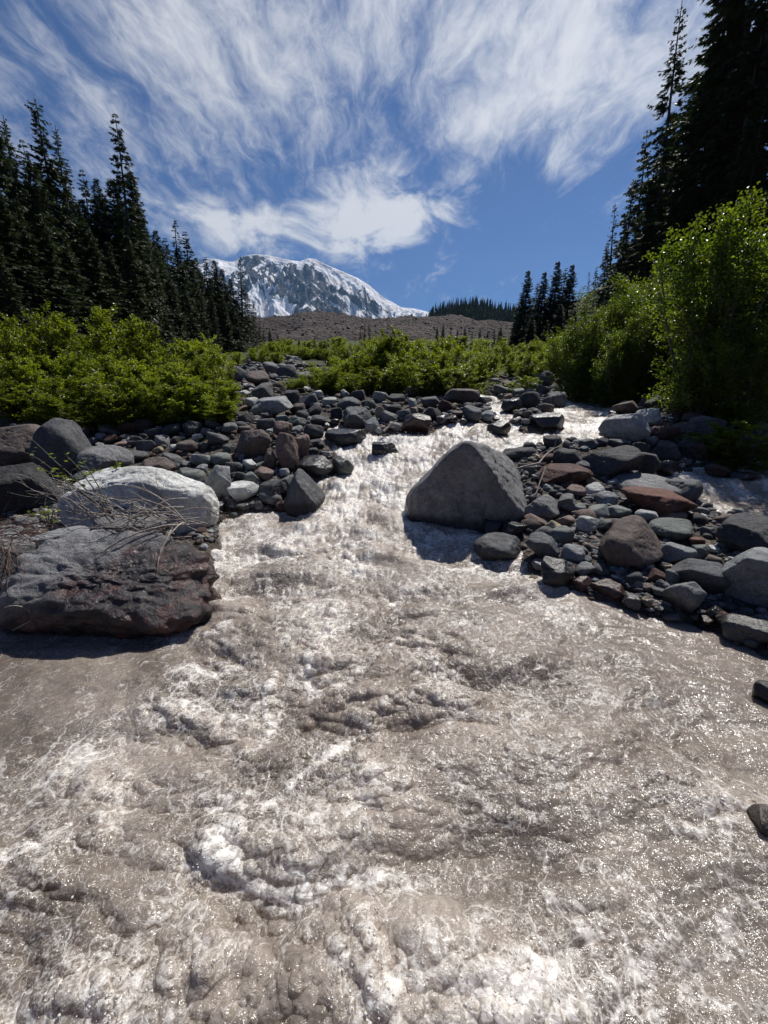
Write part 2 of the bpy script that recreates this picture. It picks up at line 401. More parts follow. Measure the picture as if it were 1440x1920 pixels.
def sdist(poly, x, y):
    ins = np.zeros(x.shape, bool); d = np.full(x.shape, 1e9)
    for (x0, y0), (x1, y1) in zip(poly, np.roll(poly, -1, 0)):
        dx, dy = x1 - x0, y1 - y0; t = np.clip(((x - x0) * dx + (y - y0) * dy) / (dx * dx + dy * dy + 1e-12), 0, 1)
        d = np.minimum(d, (x - x0 - t * dx) ** 2 + (y - y0 - t * dy) ** 2)
        c = ((y0 > y) != (y1 > y)) & (x < dx * (y - y0) / (dy if abs(dy) > 1e-12 else 1e-12) + x0); ins ^= c
    d = np.sqrt(d); return np.where(ins, -d, d)
def wdist(x, y): return np.minimum(np.minimum(sdist(MAIN, x, y), sdist(SIDE, x, y)), sdist(RILL, x, y))
def ground(x, y):
    x = np.asarray(x, float); y = np.asarray(y, float); shp = np.broadcast(x, y).shape; x = np.broadcast_to(x, shp); y = np.broadcast_to(y, shp)
    d = wdist(x, y)
    b = np.where(d > 0, 0.03 + 0.20 * (1 - np.exp(-np.maximum(d, 0) / 0.7)), -0.45 * (1 - np.exp(np.minimum(d, 0) / 0.35)) + 0.03 * np.exp(np.minimum(d, 0) / .1))
    z = P(y) + b
    z = z + np.where(d > 0, 1, .3) * (0.10 * fbm2(x * .5, y * .5, 3, 3) + 0.035 * fbm2(x * 2.1, y * 2.1, 5, 3)) * np.clip(.5 + y * .04, .6, 6)
    r = np.maximum(0, x - (6.3 + 0.30 * y)); z = z + 0.60 * r * r / (r + 3)
    l = np.maximum(0, -x - (6.0 + 0.42 * y)); z = z + 0.32 * l * l / (l + 5)
    return z
def gz(x, y): return float(ground(np.array([x]), np.array([y]))[0])

def hitg(px, py, dz=0.0):
    d = ray(px, py); Y = np.exp(np.linspace(math.log(1.2), math.log(60), 420)); z = H_CAM + d[2] * Y / d[1]
    s_ = np.where(z - np.maximum(ground(d[0] * Y / d[1], Y), P(Y) - .02) - dz <= 0)[0]
    return at(px, py, Y[s_[0]] if len(s_) else 60.0)
ry = np.concatenate([np.linspace(-40, -1, 14), np.arange(-0.9, 10, .09), np.exp(np.linspace(math.log(10), math.log(1400), 150))])
s = np.linspace(-1, 1, 301); s = np.sign(s) * np.abs(s) ** 1.7
gy = np.repeat(ry[:, None], 301, 1); gx = s[None] * (60 + 1.6 * np.maximum(gy, 0))
me = mesh('ground', np.stack([gx, gy, ground(gx, gy)], -1).reshape(-1, 3), grid_faces(len(ry), 301))
tag(obj('ground', me, M['ground']), 'dark gravelly valley floor rising from the stream', kind='structure')

# ------------------------------------------------------------------ river
def build_river():
    Y = [-2.5]
    while Y[-1] < 24:
        y = Y[-1]; D = math.hypot(max(y, .3), 2.0)
        Y.append(y + (0.05 if y < 0.3 else 0.0038 * D * max(1, D / 3.0) if y < 5 else min(0.0038 * D * D / 3.0, .10 if y > 12 else .04)))
    Y = np.array(Y); nc = 820
    s = np.linspace(-1, 1, nc); s = 0.62 * s + 0.38 * s ** 3
    y = np.repeat(Y[:, None], nc, 1); x = s[None] * (3.4 + 0.95 * np.maximum(y, 0))
    x = x + np.where(y > 9, (y - 9) * .45, 0)
    d = np.full(x.shape, 9.0)
    far = wdist(x[::4, ::4], y[::4, ::4])                 # distance to the banks, sampled coarsely
    ii = np.clip(np.arange(x.shape[0]) / 4, 0, far.shape[0] - 1.001); jj = np.clip(np.arange(nc) / 4, 0, far.shape[1] - 1.001)
    i0 = ii.astype(int)[:, None]; j0 = jj.astype(int)[None]; fi = (ii - ii.astype(int))[:, None]; fj = (jj - jj.astype(int))[None]
    d = (far[i0, j0] * (1 - fi) + far[i0 + 1, j0] * fi) * (1 - fj) + (far[i0, j0 + 1] * (1 - fi) + far[i0 + 1, j0 + 1] * fi) * fj
    # how rough the water is at each place
    def blobs(lst):
        r = np.zeros(x.shape)
        for px, py, rx, ryy, amp in lst:
            c = hit(px, py); k = c[1] / ray(px, py)[1]
            e1 = hit(px, py - ryy)[1] - c[1] if py > 790 else 1.0; e1 = max(e1 * 1.5, 0.12)
            r += amp * np.exp(-((x - c[0]) / (rx / F * k)) ** 2 - ((y - c[1]) / e1) ** 2)
        return r
    calm = blobs([(90, 1250, 210, 75, 1.0), (-60, 1330, 160, 120, .8), (1330, 1215, 170, 60, 1.0), (1180, 1150, 120, 40, .7), (1440, 1330, 160, 130, .7),
                  (1330, 1720, 260, 230, .30), (1150, 1560, 200, 160, .15), (1400, 940, 140, 40, .5), (890, 1160, 110, 50, .35)])
    chop = np.clip(1 - calm, 0.10, 1)
    casc = sstep(5.0, 6.2, y) * (1 - sstep(9.2, 10.4, y))
    # flow-warped coordinates: the stream fans out from the cascade
    wx = fbm2(x * .8, y * .8, 11, 2) * .7; wy = fbm2(x * .8 + 5, y * .8, 12, 2) * .7
    fan = 1.0 / (0.75 + 0.10 * np.clip(6 - y, 0, 6))
    yb = np.minimum(y, 5.4) + .75 * np.clip(y - 5.4, 0, 4.4) + .8 * np.maximum(y - 9.8, 0)
    u = (x + .3) * fan * np.where(y > 5, 1 + .25 * np.clip(y - 5, 0, 1), 1) + .20 * wx; v = yb + .20 * wy - .10 * x * x * (y < 6) * .35
    w2x = fbm2(u * 3.1, v * 3.1, 21, 2); w2y = fbm2(u * 3.1 + 9, v * 3.1, 22, 2)
    u2 = u + .035 * w2x; v2 = v + .035 * w2y
    rdg = lambda q, w=1.9: 1 - np.minimum(np.abs(q) * w, 1)                # sharp crests, round troughs
    w3x = n2(u2 * 7, v2 * 7, 23); w3y = n2(u2 * 7 + 4, v2 * 7, 24)
    u3 = u2 + .014 * w3x; v3 = v2 + .014 * w3y
    h1 = fbm2(u * .8, v * 1.5, 32, 2)
    pk = lambda q: q + .55 * q * np.abs(q) + .35 * q * q - .05              # peaked crests
    n_2 = n2(u2 * 1.3, v2 * 3.3, 41); h2 = pk(n_2 + .10 * (rdg(n2(u2 * 1.7, v2 * 3.8, 42), 1.6) - .5))
    n_3 = n2(u3 * 3.4, v3 * 6.0, 51); h3 = pk(n_3 + .12 * (rdg(n2(u3 * 3.4, v3 * 7.4, 52), 1.7) - .5))
    n_4 = n2(u3 * 7.5 + 2, v3 * 13.0, 61); h4 = pk(n_4 + .15 * (rdg(n2(u3 * 8, v3 * 14.5, 62), 1.7) - .5))
    n_5 = n2(u3 * 15, v3 * 28, 71); h5 = pk(n_5 + .1 * (rdg(n2(u3 * 18, v3 * 26, 72), 1.7) - .5))
    n_6 = n2(u3 * 48, v3 * 58, 81)
    # places that boil or break
    rough = blobs([(460, 1540, 130, 80, .6), (300, 1900, 330, 150, .9), (800, 1800, 230, 130, 1.0), (520, 1070, 170, 60, .7), (600, 1240, 260, 60, .7), (640, 1350, 80, 50, .8),
                   (840, 1250, 100, 40, .8), (690, 1420, 60, 120, .6), (1230, 1430, 120, 60, .5), (170, 1480, 180, 110, .5), (700, 900, 160, 80, .7), (1080, 1160, 90, 40, .5)])
    hump = blobs([(900, 1140, 90, 50, .13), (560, 1230, 160, 45, .12), (460, 1560, 110, 45, .07), (820, 1760, 200, 70, .16), (250, 1840, 240, 70, .13),
                  (520, 1080, 90, 30, .12), (760, 840, 30, 14, .16), (840, 1245, 80, 30, .10), (640, 1330, 60, 25, .09), (1000, 1010, 60, 20, .05),
                  (640, 1630, 200, 40, -.10), (330, 1680, 200, 40, -.09), (870, 1600, 160, 60, -.06), (640, 1400, 160, 40, -.06)])
    brk = .75 + .55 * np.clip(.7 * rough + .8 * fbm2(u * 1.3, v * 1.7, 33, 3), 0, 1.1) + .5 * casc
    am = chop * (.78 + .22 * np.clip(rough, 0, 1.3))
    h = hump * .26 + am * (.100 * h1 + .050 * h2 + brk * (.019 * h3 + .0125 * h4 + .0080 * h5 + .0055 * n_6) + .008 * n2(u3 * 13, v3 * 4.2, 63))
    h += (1 - chop) * (.016 * n2(u * 3, v * 7, 91) + .008 * n2(u2 * 8 + y * 3, v2 * 16, 92) + .004 * n2(u2 * 18 + y * 6, v2 * 34, 93))
    h *= 1 - .35 * sstep(5.3, 6.2, y)
    big = sstep(.38, .62, blobs([(820, 1815, 185, 95, 1.0), (1010, 1900, 120, 60, .7), (300, 1870, 230, 75, .8), (230, 1470, 70, 35, .65)]) + .40 * fbm2(u * 3.2, v * 3.6, 37, 4))   # the two frothing heaps nearest the bank
    h = h + big * chop * (.028 + .004 * n_3)
    spm = np.clip(blobs([(460, 1550, 85, 45, .4), (810, 1790, 190, 80, 1.0), (250, 1850, 220, 60, .8), (560, 1235, 150, 25, .8), (850, 1250, 80, 25, .8), (520, 1080, 130, 30, .7), (640, 1350, 60, 30, .7), (200, 1470, 120, 45, .6), (1090, 1160, 60, 20, .6), (700, 1440, 35, 90, .5)]) * (.7 + 1.3 * fbm2(u * 3, v * 3.4, 34, 3)), 0, 1)
    spike = rdg(n2(u3 * 7.5, v3 * 9.5, 64), 2.4) ** 2.5 * .6 + rdg(n2(u3 * 17, v3 * 20, 65), 2.4) ** 2.5 * .4 * (.5 + n_4)
    h = h + spm * chop * (.030 * spike - .006)                   # ragged crests thrown up where the flow breaks
    ys_ = y + .22 * n2(x * 1.2, y * .8, 35) + .10 * n2(x * 3.5, y * 2, 36); fr = np.mod(ys_ - 5.55, 1.02) / 1.02; inc = sstep(5.4, 5.8, y) * (1 - sstep(9.6, 10.2, y))
    h = h + inc * .26 * (fr ** 3 - fr + .15); stepf = inc * sstep(.55, .9, fr)
    edge = sstep(0.25, -.12, d); h = h * (.25 + .75 * edge)
    # foam: filaments on the seams of the flow, patches where it breaks
    fil = np.clip(1 - np.abs(n2(u2 * 2.0 + 7, v2 * 1.7, 101)) * 9.0, 0, 1) ** .7 * np.clip(.45 + 1.3 * fbm2(x * 1.1, y * 1.1, 103, 3), 0, 1)
    fil2 = np.clip(1 - np.abs(n2(u2 * 5.0 + 3, v2 * 5.6 + w2y * .5, 111)) * 5.0, 0, 1) * np.clip(.25 + 1.5 * fbm2(x * 1.7, y * 1.7, 113, 3), 0, 1)
    lace = np.clip(1 - np.abs(n2(u2 * 13, v2 * 14, 121)) * 3.2, 0, 1) * np.clip(.2 + 1.4 * fbm2(x * 2.3, y * 2.3, 123, 3), 0, 1)
    crest = np.clip(h2 * 1.0 + h3 * 1.5 + h4 * 1.2, 0, 1)
    white = blobs([(230, 1840, 230, 110, .36), (60, 1900, 200, 80, .2), (800, 1810, 210, 120, .80), (700, 1700, 120, 50, .25), (200, 1440, 150, 80, .20), (480, 1550, 90, 55, .06),
                   (330, 1240, 130, 50, .05), (590, 1300, 210, 70, .14), (850, 1310, 40, 60, .4), (700, 1470, 40, 130, .26), (1240, 1440, 130, 55, .26), (1190, 1600, 40, 120, .22),
                   (1240, 1250, 60, 120, .18), (700, 1000, 280, 45, .42), (470, 1010, 90, 40, .2), (640, 1180, 160, 40, .2), (1000, 1110, 70, 40, .42), (440, 1130, 70, 90, .22),
                   (700, 900, 130, 80, .55), (680, 830, 90, 30, .4), (580, 1650, 60, 120, .16), (1360, 900, 90, 40, .25), (1100, 1800, 120, 60, .12)])
    upper = sstep(5.6, 6.6, y) * .34 + .22 * stepf
    near_bank = np.exp(-(d / .25) ** 2) * (y > 3.3) * .30 * chop
    patch = fbm2(u * 1.4, v * 1.6, 131, 4)
    foam = (white * .55 + upper * .95) * (.8 + 1.4 * patch) + chop * (.10 + .25 * patch + .62 * fil + .26 * fil2) + .18 * crest * (.35 + white + upper) + .40 * spm * (spike - .05) + near_bank
    foam = foam + .13 * big * (.7 + .8 * patch)
    foam *= np.clip(chop * 1.4, 0.12, 1)
    streak = np.clip(n2(u * 9, v * 1.4, 141) + .1, 0, 1) * (1 - chop)
    foam = np.clip(foam + .16 * streak, 0, 1.1)
    h += .012 * foam * edge * (.5 + n_4) + .007 * foam * n_5 + .004 * foam * n_6
    air = np.clip(.26 + .45 * fbm2(u * 1.6, v * 1.9, 151, 4) + 1.8 * (h - hump * .3 - .05 * big) * chop + .55 * white + .45 * big + .7 * upper, 0, 1)
    z = P(y) + h
    # sharpen crests and let them lean downstream
    hx = np.gradient(h, axis=1) / np.gradient(x, axis=1); hy = np.gradient(h, axis=0) / np.gradient(y, axis=0)
    lim = lambda q: np.tanh(q / 1.2) * 1.2
    k = .022 * chop
    xx = x - k * lim(hx); yy = y - k * lim(hy) - .10 * np.maximum(h, 0) * chop
    nv = np.stack([xx, yy, z], -1).reshape(-1, 3)
    f = grid_faces(len(Y), nc)
    keep = (d.ravel()[f].min(1) < .30)
    f = f[keep]; used = np.zeros(len(nv), bool); used[f] = True; remap = np.cumsum(used) - 1
    me = mesh('river', nv[used], remap[f])
    attr(me, 'foam', foam.ravel()[used]); attr(me, 'air', air.ravel()[used]); attr(me, 'chop', (chop * edge).ravel()[used])
    r = tag(obj('river', me, M['water']), 'turbulent brown glacial stream with white rapids', kind='structure')
    # flying drops over the breaking crests
    sc_ = ((foam * np.clip(h * 8 + .4, 0, 2) * .6 + spm * spike * 1.5) * chop * edge).clip(0).ravel() * (y.ravel() > .3) * (y.ravel() < 9.5) * (d.ravel() < -.05)
    pr = sc_ ** 2.0; pr = pr * (np.gradient(x, axis=1) * np.gradient(y, axis=0)).ravel(); pr /= pr.sum()
    idx = rng.choice(len(pr), 9000, p=pr)
    c = nv[idx] + np.stack([rng.normal(0, .018, 9000), rng.normal(0, .018, 9000) - .02, np.abs(rng.gamma(1.1, .020, 9000))], 1)
    rad = rng.gamma(2.0, .0009, 9000) + .0009
    ov = np.array([[1, 0, 0], [-1, 0, 0], [0, 1, 0], [0, -1, 0], [0, 0, 1], [0, 0, -1]], float)
    of = np.array([[0, 2, 4], [2, 1, 4], [1, 3, 4], [3, 0, 4], [2, 0, 5], [1, 2, 5], [3, 1, 5], [0, 3, 5]])
    st = 1 + rng.random((9000, 3)) * .8
    V = c[:, None] + ov[None] * (rad[:, None] * st)[:, None]
    Fc = of[None] + 6 * np.arange(9000)[:, None, None]
    tag(obj('spray', mesh('spray', V.reshape(-1, 3), Fc.reshape(-1, 3)), M['spray'], r), kind='stuff')
build_river()

# ------------------------------------------------------------------ rocks
def ico(level):
    g = (1 + 5 ** .5) / 2
    v = [(-1, g, 0), (1, g, 0), (-1, -g, 0), (1, -g, 0), (0, -1, g), (0, 1, g), (0, -1, -g), (0, 1, -g), (g, 0, -1), (g, 0, 1), (-g, 0, -1), (-g, 0, 1)]
    f = [(0, 11, 5), (0, 5, 1), (0, 1, 7), (0, 7, 10), (0, 10, 11), (1, 5, 9), (5, 11, 4), (11, 10, 2), (10, 7, 6), (7, 1, 8), (3, 9, 4), (3, 4, 2), (3, 2, 6), (3, 6, 8), (3, 8, 9), (4, 9, 5), (2, 4, 11), (6, 2, 10), (8, 6, 7), (9, 8, 1)]
    v = [np.array(q, float) / np.linalg.norm(q) for q in v]
    for _ in range(level):
        nf = []; cache = {}
        def mid(a, b):
            k = (min(a, b), max(a, b))
            if k not in cache:
                q = v[a] + v[b]; v.append(q / np.linalg.norm(q)); cache[k] = len(v) - 1
            return cache[k]
        for a, b, c in f:
            ab, bc, ca = mid(a, b), mid(b, c), mid(c, a); nf += [(a, ab, ca), (b, bc, ab), (c, ca, bc), (ab, bc, ca)]
        f = nf
    return np.array(v), np.array(f)
ICO = {k: ico(k) for k in range(0, 6)}
def rock_verts(seed, level, planes=None, n=11, k=14, rough=0.07, fit=True, gnarl=.20):
    """a boulder: an intersection of half spaces with worn edges, plus noise; fitted to the box -1..1"""
    d, f = ICO[level]; r_ = np.random.default_rng(seed)
    if planes is None:
        nn = r_.normal(size=(n, 3)); nn[0] = (r_.normal(0, .25), r_.uniform(-.45, .1), 1); nn[1] = (r_.choice([-1, 1]) * .8, -.5, r_.uniform(.2, .7)); nn /= np.linalg.norm(nn, axis=1)[:, None]; dd = r_.uniform(.52, 1.0, n); dd[0] = r_.uniform(.5, .75)
    else:
        nn = np.array([q[:3] for q in planes], float); nn /= np.linalg.norm(nn, axis=1)[:, None]; dd = np.array([q[3] for q in planes])
    q = np.maximum(0, d @ nn.T) / dd
    rad = (np.sum(q ** k, 1) + 0.93 ** k) ** (-1 / k)
    o = r_.uniform(-50, 50, 3)
    rad = rad * (1 + rough * fbm3(d * 1.7 + o, seed, 3) + rough * gnarl * fbm3(d * 6.5 + o, seed + 5, 3))
    if level >= 4:
        cr = 1 - np.abs(n3(d * 2.6 + o + .35 * fbm3(d * 4 + o, seed + 7, 2)[:, None], seed + 9)) * 9
        rad = rad - .030 * np.clip(cr, 0, 1)
    v = d * rad[:, None]
    if fit:
        lo, hi = v.min(0), v.max(0); v = (v - (lo + hi) / 2) / ((hi - lo) / 2)
    return v, f
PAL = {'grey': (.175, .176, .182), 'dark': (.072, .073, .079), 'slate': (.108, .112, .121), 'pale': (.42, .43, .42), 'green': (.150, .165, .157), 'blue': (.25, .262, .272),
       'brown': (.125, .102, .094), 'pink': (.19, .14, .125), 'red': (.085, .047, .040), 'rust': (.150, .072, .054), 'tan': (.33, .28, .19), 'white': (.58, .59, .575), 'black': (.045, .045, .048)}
placed = []          # (px, py, rx, ry) ellipses of the stones already standing, for spacing
hero_for_labels = []
def rock(x0, y0, x1, y1, colour, label, wet=False, level=None, planes=None, seed=None, k=None, depth=0.85, sink=0.10, mat=None, rough=0.05, gnarl=.20, dz=0.05, Y=None, name=None):
    cx = (x0 + x1) / 2; wpx = x1 - x0
    b = hitg(cx, y1 - 0.06 * (y1 - y0), .02) if Y is None else at(cx, y1, Y)
    rd = ray(cx, y1); t = b[1] / rd[1]
    w = wpx / F * t; dep = w * depth; yc = b[1] + dep * .38
    sc_ = yc / b[1]; w *= sc_ * .98
    top = at(cx, y0, yc)[2]; bot = min(at(cx, y1, b[1])[2], top - .12 * w) - sink * w * .5
    X = at(cx, (y0 + y1) / 2, yc)[0]
    seed = seed if seed is not None else int(cx * 7 + y0 * 13) % 99991
    level = level or (5 if wpx > 130 else 4 if wpx > 48 else 3)
    kk = k or random.choice([18, 26, 36, 48])
    v, f = rock_verts(seed, level, planes, n=random.randint(7, 11), k=kk, rough=rough, gnarl=gnarl)
    v = v * np.array([w / 2, dep / 2, (top - bot) / 2])
    nm = name or ('boulder' if wpx >= 60 else 'stone')
    me = mesh(nm, v, f); wv = v + (X, yc, (top + bot) / 2); near = wdist(wv[:, 0], wv[:, 1])
    attr(me, 'wet', sstep(.24, .08, wv[:, 2] - P(wv[:, 1]) + .05 * n3(wv * 5, 3)) * sstep(.35, .12, near))
    o = obj(nm, me, mat or (M['rock_wet'] if wet else M['rock']), loc=(X, yc, (top + bot) / 2))
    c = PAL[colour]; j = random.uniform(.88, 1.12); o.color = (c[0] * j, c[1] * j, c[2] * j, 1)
    tag(o, label, 'boulder' if nm == 'boulder' else 'stone')
    placed.append((cx, (y0 + y1) / 2, wpx / 2, (y1 - y0) / 2)); hero_for_labels.append((cx, (y0 + y1) / 2, label))
    return o

PYR = [(-.24, -.95, -.12, .56), (.74, -.36, .56, .58), (-.72, .16, .66, .64), (.12, .2, 1, .70), (-1, -.15, .15, .86), (0, 1, .45, .75), (0, 0, -1, .8), (1, -.1, -.05, .9), (-.5, -.6, -.6, .86), (.3, -.9, -.25, .78)]
rock(763, 819, 987, 1003, 'grey', 'huge pyramid-shaped grey boulder with a shaded triangular front standing in the rapids', planes=PYR, k=20, level=5, rough=.045, depth=.85, sink=.2)
PALE = [(-.25, -.25, .95, .62), (.55, -.1, .8, .72), (-.1, -1, .25, .7), (.2, .8, .6, .8), (-1, 0, .2, .9), (1, -.1, .15, .95), (0, 0, -1, .7), (.7, -.7, .1, .82)]
rock(132, 876, 404, 1004, 'white', 'big pale whale-backed boulder on the left bank above the dead branches', planes=PALE, k=14, level=5, depth=.50, sink=.1, rough=.05)
DARKR = [(.10, -.42, .90, .42), (.55, -.45, .75, .56), (-.1, -1, .0, .74), (-.1, -.8, -.6, .75), (-.9, -.1, .3, .88), (1, -.1, .2, .92), (0, 1, .4, .9), (0, 0, -1, .7)]
o = rock(18, 1010, 408, 1207, 'grey', 'broad wet rust-stained rock slab jutting into the stream at left', planes=DARKR, k=18, level=5, depth=.60, sink=.1, rough=.15, gnarl=.34, mat=M['rock_split'], dz=.0)

